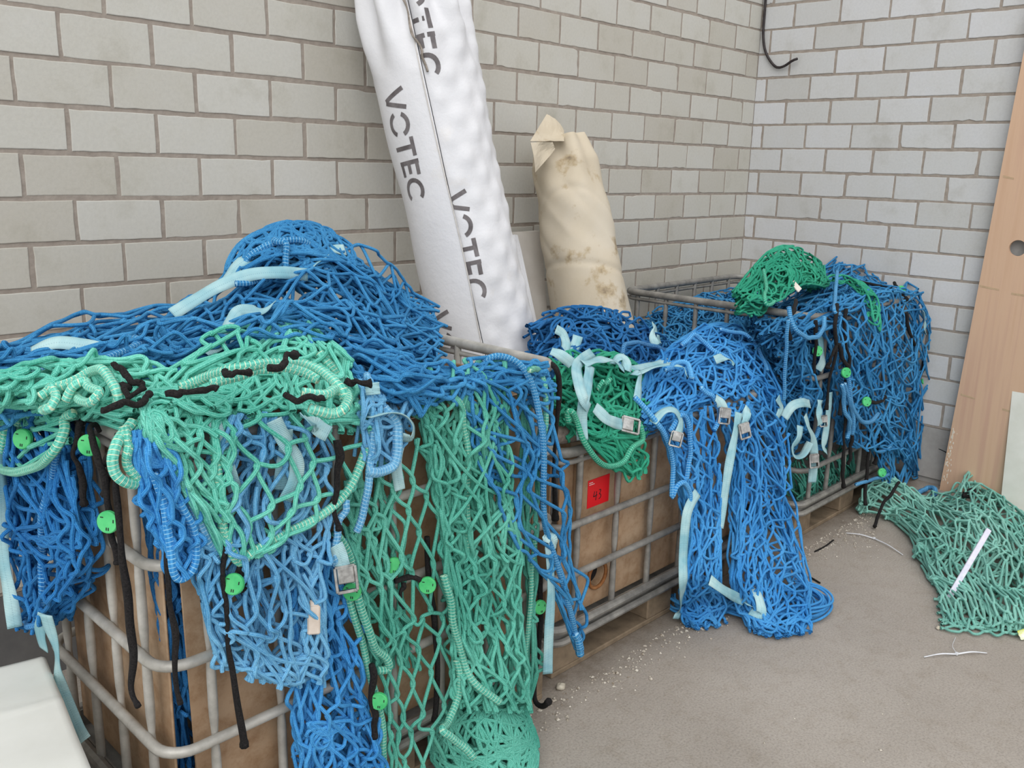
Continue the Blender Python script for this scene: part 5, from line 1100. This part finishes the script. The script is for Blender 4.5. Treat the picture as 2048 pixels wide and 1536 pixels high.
# ------------------------------------------------------------------ nets in and on the corner crate
n11 = net('blue net lying deep inside the corner crate behind its bare rail', (-.8, -.5, .6))
S11 = Surf([[(-1.201, -0.14, 0.798), (-0.956, -0.13, 0.832), (-0.605, -0.13, 0.863), (-0.212, -0.13, 0.883), (-0.105, -0.13, 0.88)],
            [(-1.322, -0.28, 0.819), (-1.088, -0.28, 0.829), (-0.746, -0.28, 0.843), (-0.361, -0.28, 0.846), (-0.149, -0.28, 0.841)],
            [(-1.514, -0.45, 0.789), (-1.293, -0.45, 0.795), (-0.968, -0.45, 0.804), (-0.602, -0.45, 0.802), (-0.348, -0.45, 0.796)],
            [(-1.645, -0.62, 0.771), (-1.432, -0.62, 0.784), (-1.159, -0.62, 0.794), (-0.807, -0.62, 0.78), (-0.511, -0.62, 0.766)]])
mb = MB()
for lf, sd in ((.0, 1), (-.03, 2), (-.06, 3)): sheet(mb, S11, 11, 20, .08, (4, .6, .02), .35, .02, lf, .0046, 210 + sd, 5, 7, 1.1)
tangle(mb, S11, 110, .6, .0046, (-.06, .03), 215, 9, 5)
mb.build('netting', M['blue'], n11, True)
strap(n11, [(-1.573, -0.53, 0.897), (-1.627, -0.58, 0.875), (-1.681, -0.63, 0.848)], .03, (30, 0), 1)
n12 = net('large blue net draped over the corner crate, hanging down by the right wall', (-.6, -.9, .9))
S12t = Surf([[(-1.281, -0.8, 0.92), (-0.688, -0.62, 0.905), (-0.205, -0.55, 0.982), (0.1, -0.56, 1.073), (0.456, -0.58, 1.008), (0.653, -0.62, 0.956)],
             [(-1.47, -0.93, 0.918), (-0.985, -0.8, 0.922), (-0.499, -0.72, 0.973), (-0.14, -0.7, 1.031), (0.227, -0.72, 0.982), (0.389, -0.78, 0.95)],
             [(-1.518, -1.02, 0.921), (-1.143, -0.95, 0.926), (-0.778, -0.88, 0.957), (-0.406, -0.86, 0.993), (-0.037, -0.87, 0.953), (0.097, -0.95, 0.939)],
             [(-1.523, -1.08, 0.955), (-1.325, -1.08, 0.963), (-1.147, -1.085, 0.981), (-0.88, -1.09, 0.994), (-0.565, -1.09, 0.988), (-0.172, -1.08, 0.949)]])
mb = MB()
for lf, sd in ((.01, 1), (-.012, 2), (-.035, 3), (-.06, 4)): sheet(mb, S12t, 10, 16, .085, (3, .5, .016), .3, .014, lf, .0046, 220 + sd, 6, 8, 1.1)
tangle(mb, S12t, 90, .5, .0046, (-.06, .025), 225, 10, 6)
S12 = Surf([[(-1.061, -1.02, 1.01), (-1.175, -1.1, 0.91), (-1.12, -1.115, 0.741), (-1.049, -1.12, 0.562), (-0.958, -1.12, 0.39)],
            [(-0.896, -1.04, 1.019), (-0.969, -1.12, 0.889), (-0.906, -1.135, 0.714), (-0.814, -1.14, 0.524), (-0.731, -1.14, 0.324)],
            [(-0.641, -1.04, 1.016), (-0.708, -1.12, 0.86), (-0.648, -1.14, 0.677), (-0.572, -1.145, 0.481), (-0.474, -1.145, 0.258)],
            [(-0.327, -1.04, 0.995), (-0.321, -1.1, 0.814), (-0.29, -1.12, 0.622), (-0.266, -1.125, 0.422), (-0.214, -1.13, 0.134)],
            [(-0.119, -1.06, 0.952), (0.019, -1.05, 0.769), (0.067, -1.055, 0.558), (0.094, -1.06, 0.291), (0.134, -1.08, -0.054)]])
for lf, sd in ((.014, 1), (.0, 2), (-.016, 3), (-.045, 4)): sheet(mb, S12, 10, 12, .09, (3, .4, .014), .22, .008, lf, .0046, 230 + sd, 6, 8, 1.05)
tangle(mb, S12, 22, .6, .0046, (.0, .022), 235, 6, 6, heading=PI / 2)
S12r = Surf([[(-0.727, -1.13, 0.391), (-0.604, -1.13, 0.247), (-0.508, -1.13, 0.115)], [(-0.458, -1.14, 0.339), (-0.384, -1.14, 0.201), (-0.312, -1.14, 0.07)], [(0.11, -1.06, 0.207), (0.102, -1.07, 0.075), (0.081, -1.09, -0.058)]])
sheet(mb, S12r, 5, 3, .09, (1, .3, .008), .2, .008, .0, .0046, 238, 6, 8, 1.0)
sheet(mb, S12r, 5, 3, .09, (1, .3, .008), .2, .008, -.02, .0046, 239, 6, 8, 1.0)
# the part hanging over the left end of the crate
S12l = Surf([[(-1.235, -0.704, 0.902), (-1.24, -0.766, 0.783), (-1.24, -0.85, 0.647), (-1.235, -0.917, 0.531)], [(-1.235, -0.795, 0.935), (-1.245, -0.849, 0.797), (-1.245, -0.918, 0.64), (-1.235, -0.976, 0.5)], [(-1.235, -0.909, 0.93), (-1.245, -0.957, 0.773), (-1.24, -1.011, 0.615), (-1.23, -1.048, 0.473)], [(-1.363, -1.1, 0.95), (-1.31, -1.1, 0.806), (-1.249, -1.095, 0.716), (-1.187, -1.09, 0.643)]])
for lf, sd in ((.01, 1), (-.008, 2)): sheet(mb, S12l, 8, 6, .09, (2, .4, .01), .2, .008, lf, .0046, 240 + sd, 6, 8, 1.1)
S12i = Surf([[(-1.392, -1, 0.86), (-1.236, -1, 0.902), (-1.062, -1, 0.903), (-0.919, -1, 0.888)], [(-1.317, -1, 0.688), (-1.197, -1.02, 0.736), (-1.017, -1.02, 0.731), (-0.778, -1, 0.716)], [(-1.239, -1, 0.506), (-1.113, -1.02, 0.552), (-0.93, -1.02, 0.564), (-0.681, -1, 0.541)], [(-1.139, -0.98, 0.317), (-0.976, -1, 0.331), (-0.756, -1, 0.331), (-0.496, -0.98, 0.322)]])
tangle(mb, S12i, 110, .45, .0046, (-.1, .0), 245, 15, 5)
for lf, sd in ((.0, 1), (-.03, 2), (-.06, 3)): sheet(mb, S12i, 9, 7, .08, (3, .6, .02), .35, .02, lf, .0046, 246 + sd, 5, 7, 1.1)
mb.build('netting', M['blue'], n12, True)
bl = 'blue'
border(n12, bl, [(-1.525, -1.09, 1.022), (-1.542, -1.118, 0.972), (-1.515, -1.138, 0.934), (-1.412, -1.138, 0.919), (-1.314, -1.128, 0.939), (-1.26, -1.108, 0.975)], .0085, 1)
border(n12, bl, [(-0.799, -0.93, 1.107), (-1.014, -1.03, 1.048), (-1.19, -1.11, 0.992), (-1.125, -1.108, 0.966)], .0075, 2)
border(n12, bl, [(-1.108, -1.158, 0.737), (-1.076, -1.168, 0.619), (-0.976, -1.173, 0.527), (-0.856, -1.173, 0.489), (-0.771, -1.168, 0.504)], .0095, 3)
border(n12, bl, [(-1.156, -1.158, 0.692), (-1.092, -1.163, 0.578), (-1.028, -1.163, 0.481), (-1.03, -1.158, 0.436)], .009, 4)
border(n12, bl, [(-1.127, -1.158, 0.688), (-1.016, -1.163, 0.543), (-0.992, -1.163, 0.452)], .009, 41)
border(n12, bl, [(-1.604, -1.128, 0.998), (-1.573, -1.118, 0.845), (-1.541, -1.118, 0.688)], .007, 5)
border(n12, bl, [(-0.672, -1.158, 0.304), (-0.592, -1.163, 0.312), (-0.521, -1.163, 0.321), (-0.558, -1.163, 0.365)], .009, 6)
border(n12, bl, [(-0.87, -1.148, 0.196), (-0.762, -1.158, 0.191), (-0.333, -1.118, 0.12), (-0.328, -1.142, 0.1)], .008, 61)
border(n12, bl, [(-0.245, -1.205, 0.02), (-0.164, -1.221, 0.03), (-0.187, -1.265, 0.03), (-0.261, -1.281, 0.02)], .012, 7)
border(n12, bl, [(-1.279, -1.05, 0.64), (-1.207, -1.07, 0.621), (-1.15, -1.08, 0.571), (-1.153, -1.08, 0.486), (-1.189, -1.08, 0.451)], .009, 8)
for q in ([(-1.154, -1.1, 1.008), (-1.219, -1.13, 0.939), (-1.198, -1.14, 0.838), (-1.213, -1.14, 0.718), (-1.214, -1.14, 0.595)], [(-1.067, -1.1, 0.984), (-1.125, -1.14, 0.869), (-1.079, -1.15, 0.783), (-1.099, -1.15, 0.682), (-1.114, -1.15, 0.558)],
          [(-1.215, -1.145, 0.861), (-1.236, -1.14, 0.813), (-1.255, -1.14, 0.765)], [(-1.19, -1.15, 0.858), (-1.118, -1.155, 0.748)], [(-1.337, -1.02, 1.034), (-1.529, -1.1, 0.986), (-1.525, -1.11, 0.913)], [(-1.304, -1.09, 0.962), (-1.293, -1.1, 0.864), (-1.274, -1.09, 0.739)],
          [(-1.057, -1.15, 0.59), (-1.035, -1.15, 0.436), (-1.036, -1.15, 0.326), (-0.998, -1.15, 0.217)], [(-0.977, -1.15, 0.468), (-0.952, -1.145, 0.306)], [(-0.792, -1.15, 0.454), (-0.768, -1.15, 0.335), (-0.783, -1.16, 0.154), (-0.802, -1.18, 0.094)],
          [(-0.627, -1.13, 0.418), (-0.613, -1.13, 0.297), (-0.637, -1.13, 0.23)], [(-0.689, -0.92, 1.055), (-0.471, -0.92, 1.028), (-0.193, -0.93, 0.977)], [(-0.074, -0.9, 0.994), (-0.251, -1, 0.984), (-0.376, -1.08, 0.957)], [(-0.465, -1.12, 0.913), (-0.428, -1.13, 0.83), (-0.301, -1.12, 0.743)],
          [(-0.876, -1.16, 0.576), (-0.766, -1.16, 0.553), (-0.676, -1.155, 0.559)], [(-0.059, -1.07, 0.705), (-0.015, -1.07, 0.598), (-0.023, -1.07, 0.548)]): cord(n12, q, .009, int(q[0][2] * 1000) % 97, .003)
for p in ((-1.275, -1.1, 0.837), (-1.139, -1.165, 0.742), (-0.911, -1.17, 0.584), (-0.292, -1.02, 0.99), (-0.611, -1.16, 0.196), (0.015, -1.08, 0.514)): disc(n12, p, (-.5, -.8, .2), .021)
strap(n12, [(-1.161, -1.05, 0.884), (-1.178, -1.08, 0.785), (-1.209, -1.08, 0.748)], .03, (20, 0), 20)
strap(n12, [(-1.479, -1.09, 0.602), (-1.439, -1.1, 0.643), (-1.378, -1.11, 0.648), (-1.29, -1.1, 0.625)], .036, (0, 0), 1)
strap(n12, [(-1.378, -1.11, 0.554), (-1.398, -1.12, 0.513), (-1.415, -1.108, 0.473), (-1.39, -1.108, 0.433), (-1.325, -1.108, 0.423), (-1.296, -1.12, 0.472)], .032, (20, 60), 2)
strap(n12, [(-1.345, -1.11, 0.592), (-1.32, -1.12, 0.538), (-1.246, -1.108, 0.469), (-1.219, -1.108, 0.389), (-1.212, -1.108, 0.279)], .034, (0, 0), 3)
buckle(n12, (-1.242, -1.118, 0.382), (0, 0, 1), (-.4, -.9, .2), 1.1)
strap(n12, [(-1.226, -1.11, 0.633), (-1.242, -1.12, 0.575), (-1.223, -1.12, 0.53)], .026, (0, 0), 4)
strap(n12, [(-1.137, -1.108, 0.649), (-1.131, -1.108, 0.531), (-1.138, -1.108, 0.425), (-1.101, -1.108, 0.385)], .028, (0, 20), 5)
buckle(n12, (-1.195, -1.118, 0.541), (0, 0, 1), (-.4, -.9, .2), .9)
strap(n12, [(-0.208, -1.1, 0.897), (-0.163, -1.105, 0.821), (-0.147, -1.105, 0.776)], .03, (50, 40), 6)
strap(n12, [(-1.582, -1.108, 0.702), (-1.547, -1.108, 0.658), (-1.571, -1.108, 0.623)], .03, (0, 40), 7)
mb = MB(); F = frame_to((-1.107, -0.9, 1.056), (.5, 0, -.8), (-.4, -.8, .5)); mb.box((-.013, -.024, -.004), (.013, .024, .004), F, .002); mb.build('paper_tag', noisy('tag_white', lin(214, 204, 192), lin(228, 220, 210), 30, .6), n12, False, True)
n13 = net('emerald green net balled up on top of the corner crate', (-.95, -.75, 1.05))
S13 = Surf([[(-1.349, -0.76, 1.028), (-1.171, -0.72, 1.089), (-0.999, -0.7, 1.158), (-0.808, -0.68, 1.178), (-0.608, -0.68, 1.141), (-0.41, -0.68, 1.058), (-0.403, -0.7, 1.011)],
            [(-1.422, -0.8, 1.019), (-1.249, -0.78, 1.056), (-1.115, -0.78, 1.113), (-0.967, -0.78, 1.136), (-0.781, -0.77, 1.109), (-0.58, -0.75, 1.053), (-0.514, -0.76, 1.014)],
            [(-1.463, -0.84, 1.013), (-1.328, -0.85, 1.029), (-1.232, -0.86, 1.063), (-1.111, -0.86, 1.089), (-0.914, -0.84, 1.08), (-0.722, -0.82, 1.042), (-0.612, -0.8, 1.009)],
            [(-1.436, -0.88, 1.01), (-1.374, -0.9, 1.007), (-1.273, -0.9, 1.002), (-1.137, -0.88, 1.031), (-1.012, -0.87, 1.047), (-0.854, -0.85, 1.033), (-0.71, -0.83, 1.006)]])
mb = MB()
tangle(mb, S13, 150, .5, .0046, (-.05, .02), 250, 16, 6)
for lf, sd in ((.004, 1), (-.02, 2)): sheet(mb, S13, 7, 11, .075, (2, .6, .015), .35, .014, lf, .0046, 250 + sd, 6, 7, 1.2)
S13b = Surf([[(-0.848, -0.88, 1.051), (-0.683, -0.92, 1.032), (-0.836, -1.06, 0.995), (-0.94, -1.13, 0.929), (-0.927, -1.14, 0.871)], [(-0.839, -0.9, 1.037), (-0.67, -0.95, 1.023), (-0.764, -1.07, 0.979), (-0.869, -1.13, 0.922), (-0.886, -1.14, 0.866)]])
tangle(mb, S13b, 26, .35, .0046, (.012, .04), 256, 16, 6)
mb.build('netting', M['emerald'], n13, True)
border(n13, 'emerald', [(-1.238, -0.82, 1.114), (-1.286, -0.86, 1.071), (-1.369, -0.9, 1.042), (-1.373, -0.92, 1.015), (-1.314, -0.92, 1.02)], .0075, 1)
n14 = net('green net packed low inside the corner crate behind the bars', (-.9, -.95, .3))
mb = MB(); S14 = Surf([[(-1.203, -0.98, 0.309), (-1.026, -0.98, 0.314), (-0.783, -0.98, 0.308), (-0.46, -0.98, 0.29)], [(-1.078, -0.98, 0.132), (-0.915, -0.99, 0.152), (-0.715, -0.99, 0.151), (-0.389, -0.98, 0.135)], [(-0.965, -0.98, 0.079), (-0.829, -0.98, 0.08), (-0.622, -0.98, 0.077), (-0.37, -0.98, 0.066)]])
tangle(mb, S14, 190, .35, .0046, (-.06, .0), 260, 5, 5, heading=0.)
mb.build('netting', M['green'], n14, True)
# --- worn net on the floor
n15 = net('worn grey-green net spread in folds on the floor before the right wall', (-.8, -1.5, 0))
S15 = Surf([[(-0.682, -1.094, 0.05), (-0.511, -1.073, 0.1), (-0.37, -1.133, 0.12), (-0.276, -1.249, 0.04), (-0.153, -1.323, 0.03), (-0.09, -1.375, 0.08), (-0.056, -1.482, 0.05), (-0.223, -1.693, 0.02)],
            [(-0.709, -1.133, 0.02), (-0.625, -1.172, 0.07), (-0.511, -1.216, 0.09), (-0.473, -1.332, 0.04), (-0.49, -1.452, 0.08), (-0.395, -1.525, 0.1), (-0.359, -1.623, 0.06), (-0.412, -1.781, 0.03)],
            [(-0.684, -1.249, 0.012), (-0.703, -1.318, 0.05), (-0.709, -1.384, 0.06), (-0.734, -1.478, 0.05), (-0.729, -1.57, 0.1), (-0.629, -1.629, 0.09), (-0.62, -1.716, 0.07), (-0.684, -1.866, 0.05)],
            [(-0.892, -1.427, 0.012), (-0.946, -1.492, 0.06), (-0.961, -1.573, 0.08), (-0.849, -1.616, 0.05), (-0.866, -1.694, 0.07), (-0.807, -1.754, 0.05), (-0.876, -1.844, 0.06), (-0.913, -1.958, 0.05)],
            [(-1.069, -1.527, 0.012), (-1.187, -1.617, 0.06), (-1.13, -1.67, 0.06), (-1.095, -1.732, 0.05), (-1.132, -1.811, 0.07), (-1.098, -1.87, 0.06), (-1.102, -1.921, 0.06), (-1.061, -2.011, 0.04)],
            [(-1.249, -1.649, 0.01), (-1.275, -1.707, 0.02), (-1.249, -1.758, 0.03), (-1.266, -1.822, 0.04), (-1.285, -1.882, 0.06), (-1.257, -1.932, 0.05), (-1.236, -1.976, 0.04), (-1.196, -2.061, 0.03)],
            [(-1.525, -1.765, 0.006), (-1.494, -1.808, 0.006), (-1.47, -1.849, 0.006), (-1.436, -1.895, 0.006), (-1.402, -1.938, 0.02), (-1.371, -1.976, 0.02), (-1.338, -2.021, 0.02), (-1.3, -2.102, 0.02)]])
mb = MB()
for lf, sd in ((.004, 1), (-.014, 2)): sheet(mb, S15, 17, 24, .07, (4, .5, .016), .2, .008, lf, .0048, 270 + sd, 6, 7, .8, .1)
sheet(mb, Surf([g[1:] for g in S15.G[:, ::3].tolist()][:5]), 14, 18, .07, (3, .6, .012), .25, .01, -.02, .0048, 275, 5, 7, .8, .1)
S15b = Surf([[(-1.327, -1.674, 0.006), (-1.288, -1.748, 0.01), (-1.27, -1.842, 0.02), (-1.24, -1.947, 0.03)], [(-1.545, -1.777, 0.005), (-1.515, -1.832, 0.005), (-1.461, -1.91, 0.005), (-1.365, -1.984, 0.006)]])
sheet(mb, S15b, 4, 8, .075, (0, 0, 0), .12, .002, .0, .0046, 277, 6, 6, .6, .1)
S15c = Surf([[(-0.338, -1.42, 0.104), (-0.098, -1.36, 0.129), (-0.026, -1.36, 0.125)], [(-0.213, -1.45, 0.068), (0.005, -1.39, 0.087), (0.02, -1.39, 0.101)], [(-0.108, -1.5, 0.031), (0.047, -1.45, 0.054), (0.03, -1.44, 0.081)]])
sheet(mb, S15c, 4, 3, .07, (0, 0, 0), .2, .006, .0, .0046, 278, 6, 6, .7)
mb.build('netting', M['dusty'], n15, True)
cord(n15, [(-0.544, -1.218, 0.14), (-0.652, -1.232, 0.13), (-0.73, -1.223, 0.1), (-0.766, -1.222, 0.05), (-0.825, -1.239, 0.02)], .0085, 1, .003)
cord(n15, [(-0.312, -1.43, 0.1), (-0.24, -1.45, 0.1), (-0.302, -1.464, 0.09), (-0.337, -1.432, 0.09)], .012, 2, .003)

# ------------------------------------------------------------------ small things
mb = MB(); F = frame_to((-2.635, -1.03, .765), (0, 0, 1), (1, -.25, 0)); a = np.arange(24) * 2 * PI / 24
prof = [(.012, 0), (.032, 0), (.034, .004), (.034, .13), (.02, .13)]
V = np.array([[q * math.cos(x) * 1.0, q * math.sin(x) * .95, z - .1] for q, z in prof for x in a]) @ F[:3, :3].T + F[:3, 3]
idx = np.arange(len(prof) * 24).reshape(len(prof), 24); mb.quads(V, np.stack([idx[:-1], np.roll(idx[:-1], -1, 1), np.roll(idx[1:], -1, 1), idx[1:]], -1).reshape(-1, 4))
o = mb.build('felt_roll', noisy('grey_felt', lin(112, 102, 96), lin(144, 134, 126), 90, .95, 3), None, True, True); tag(o, 'short roll of grey felt on the front left rail of the middle crate', 'felt')
def tie(label, mid, a, b, tail=None):
    t = empty('cable_tie', mid, label, 'cable tie')
    M_ = M['tie']; mid = np.array(mid)
    for p in (a, b):
        P = spline([mid, (mid + np.array(p)) / 2 + np.array([0, 0, .006]), p], 16); mb = MB(); mb.tubes(P, np.linspace(.0032, .0018, 16)[None], 6, caps=True); mb.build('tie_band', M_, t, True)
    mb = MB(); mb.box(mid - [.006, .005, .003], mid + [.006, .005, .006], None, .002); mb.build('tie_head', M_, t, False, True)
    if tail: mb = MB(); mb.tubes(spline(tail, 16), .001, 5); mb.build('tie_tail', M_, t, True)
M['tie'] = noisy('clear_nylon', lin(206, 208, 212), lin(222, 224, 228), 20, .4, 2, (.4, .6), 0, 0, .5)
tie('white cable tie on the floor between the light blue hanks and the grey-green net', (-0.93, -1.281, 0.005), (-0.964, -1.172, 0.006), (-1.006, -1.433, 0.004))
tie('white cable tie on the floor in front of the grey-green net', (-1.669, -1.864, 0.005), (-1.765, -1.796, 0.004), (-1.586, -1.931, 0.004), [(-1.664, -1.862, 0.006), (-1.638, -1.84, 0.012), (-1.556, -1.823, 0.004)])
mb = MB(); a, b = np.array((-1.48, -1.796, 0.03)), np.array((-0.987, -1.63, 0.073)); d = b - a
F = frame_to((a + b) / 2, d, (-.6, -.6, .6)); mb.box((-.010, -np.linalg.norm(d) / 2, -.004), (.010, np.linalg.norm(d) / 2, .004), F, .0015)
o = mb.build('edging_strip', noisy('white_strip', lin(206, 204, 220), lin(222, 220, 232), 60, .5), None, False, True); tag(o, 'straight white plastic strip lying on the grey-green net', 'strip')
def twig(label, pts):
    mb = MB(); mb.tubes(spline(pts, 10), .0035, 6, caps=True); o = mb.build('plastic_stick', M['cord'], None, True); tag(o, label, 'stick')
twig('thin black stick on the floor right of the light blue hank', [(-1.486, -1.262, 0.005), (-1.506, -1.316, 0.004)])
twig('thin dark stick on the floor nearer the corner crate', [(-1.247, -1.169, 0.005), (-1.166, -1.173, 0.004), (-1.074, -1.167, 0.004)])
sheet_quad('w', [(0, 0, 0), (.01, 0, 0), (.01, .01, 0), (0, .01, 0)], M['tie'], None).name = 'tmp'
bpy.data.objects.remove(bpy.data.objects['tmp'])
o = sheet_quad('foil_wrapper', [(-1.407, -1.967, 0.03), (-1.413, -1.985, 0.006), (-1.37, -2.007, 0.006), (-1.356, -1.99, 0.035)], noisy('yellow_white_foil', lin(206, 214, 60), lin(226, 230, 222), 45, .4), None, .001, 8, .01, 6); tag(o, 'yellow and white wrapper at the edge of the grey-green net', 'wrapper')
# stones and grit
def stone(label, p, r, sd):
    R = np.random.default_rng(sd); n, k = 8, 10; V = []
    for i in range(n):
        t = PI * i / (n - 1)
        for j in range(k):
            f = 2 * PI * j / k; q = r * (1 + .16 * math.sin(3 * f + sd) * math.sin(t * 2) + R.normal(0, .05)); V.append((q * math.sin(t) * math.cos(f), q * .8 * math.sin(t) * math.sin(f), q * .65 * math.cos(t)))
    idx = np.arange(n * k).reshape(n, k); mb = MB(); mb.quads(np.array(V) + np.array(p) + [0, 0, r * .5], np.stack([idx[:-1], np.roll(idx[:-1], -1, 1), np.roll(idx[1:], -1, 1), idx[1:]], -1).reshape(-1, 4))
    o = mb.build('pebble', M['stone'], None, True, True); tag(o, label, 'stone'); return o
M['stone'] = noisy('pebble_stone', lin(176, 168, 152), lin(212, 204, 186), 60, .8)
stone('pale pebble against the pallet block of the nearest crate', (-2.753, -1.102, 0), .016, 3)
stone('small pale pebble in the dirt below the sticker crate', (-2.376, -1.013, 0), .012, 5)
stone('round pale pebble at the tip of the grey-green net', (-1.532, -1.758, 0), .010, 6)
R = np.random.default_rng(31); mb = MB()
def grain(x, y, s):
    V = np.array([(1, 0, 0), (-1, 0, 0), (0, 1, 0), (0, -1, 0), (0, 0, .8), (0, 0, -.3)], float) * s * R.uniform(.6, 1.3, (6, 1)); a = R.uniform(0, 6.3)
    V = V @ np.array([[math.cos(a), -math.sin(a), 0], [math.sin(a), math.cos(a), 0], [0, 0, 1]]) + [x, y, s * .25]
    mb.add(V, [(0, 2, 4), (2, 1, 4), (1, 3, 4), (3, 0, 4), (2, 0, 5), (1, 2, 5), (3, 1, 5), (0, 3, 5)])
for q in range(900): grain(R.uniform(-3.0, -.3), -1.12 - abs(R.normal(0, .05)), abs(R.normal(.0028, .0018)) + .001)
for q in range(150): grain(R.uniform(-2.6, -.2), R.uniform(-2.3, -1.1), abs(R.normal(.0016, .001)) + .0008)
for q in range(120): grain(R.normal(-1.0, .12), R.normal(-1.25, .07), abs(R.normal(.002, .0012)) + .0008)
o = mb.build('grit', noisy('pale_grit', lin(128, 114, 98), lin(214, 208, 196), 90, .9, 2, (.3, .7))); tag(o, 'loose grit and chips scattered along the foot of the crates', 'grit', kind='stuff')

# ------------------------------------------------------------------ light and camera
w = bpy.data.worlds.new('overcast_sky'); SC.world = w; w.use_nodes = True; nt = w.node_tree
bg = nt.nodes['Background']; tc = nt.nodes.new('ShaderNodeTexCoord'); sx = nt.nodes.new('ShaderNodeSeparateXYZ'); nt.links.new(tc.outputs['Generated'], sx.inputs[0])
r = ramp(nt, sx.outputs[2], [(0, (.78, .79, .80, 1)), (.25, (.86, .88, .91, 1)), (1, (1., 1., 1., 1))])
nt.links.new(r.outputs[0], bg.inputs[0]); bg.inputs[1].default_value = 1.1
sun = bpy.data.lights.new('veiled_sun', 'SUN'); sun.energy = 1.3; sun.angle = math.radians(50); sun.color = (1, .985, .96)
so = bpy.data.objects.new('veiled_sun', sun); COL.objects.link(so)
so.rotation_euler = Vector((.62, .5, -.62)).to_track_quat('-Z', 'Y').to_euler()
cam = bpy.data.cameras.new('camera'); co = bpy.data.objects.new('camera', cam); COL.objects.link(co)
cam.sensor_width = 36; cam.lens = 1795.39 * 36 / 2048; cam.clip_start = .05
Rr = [[0.697958, -0.715691, 0.025315], [-0.152365, -0.182944, -0.971245], [0.699743, 0.674031, -0.236734]]
m = Matrix(((Rr[0][0], -Rr[1][0], -Rr[2][0]), (Rr[0][1], -Rr[1][1], -Rr[2][1]), (Rr[0][2], -Rr[1][2], -Rr[2][2]))).to_4x4()
m.translation = (-4.5892, -2.6369, 1.5137); co.matrix_world = m; SC.camera = co
vs = SC.view_settings; vs.view_transform = 'Standard'; vs.look = 'None'; vs.gamma = 1; vs.use_curve_mapping = False; vs.exposure = 0.14
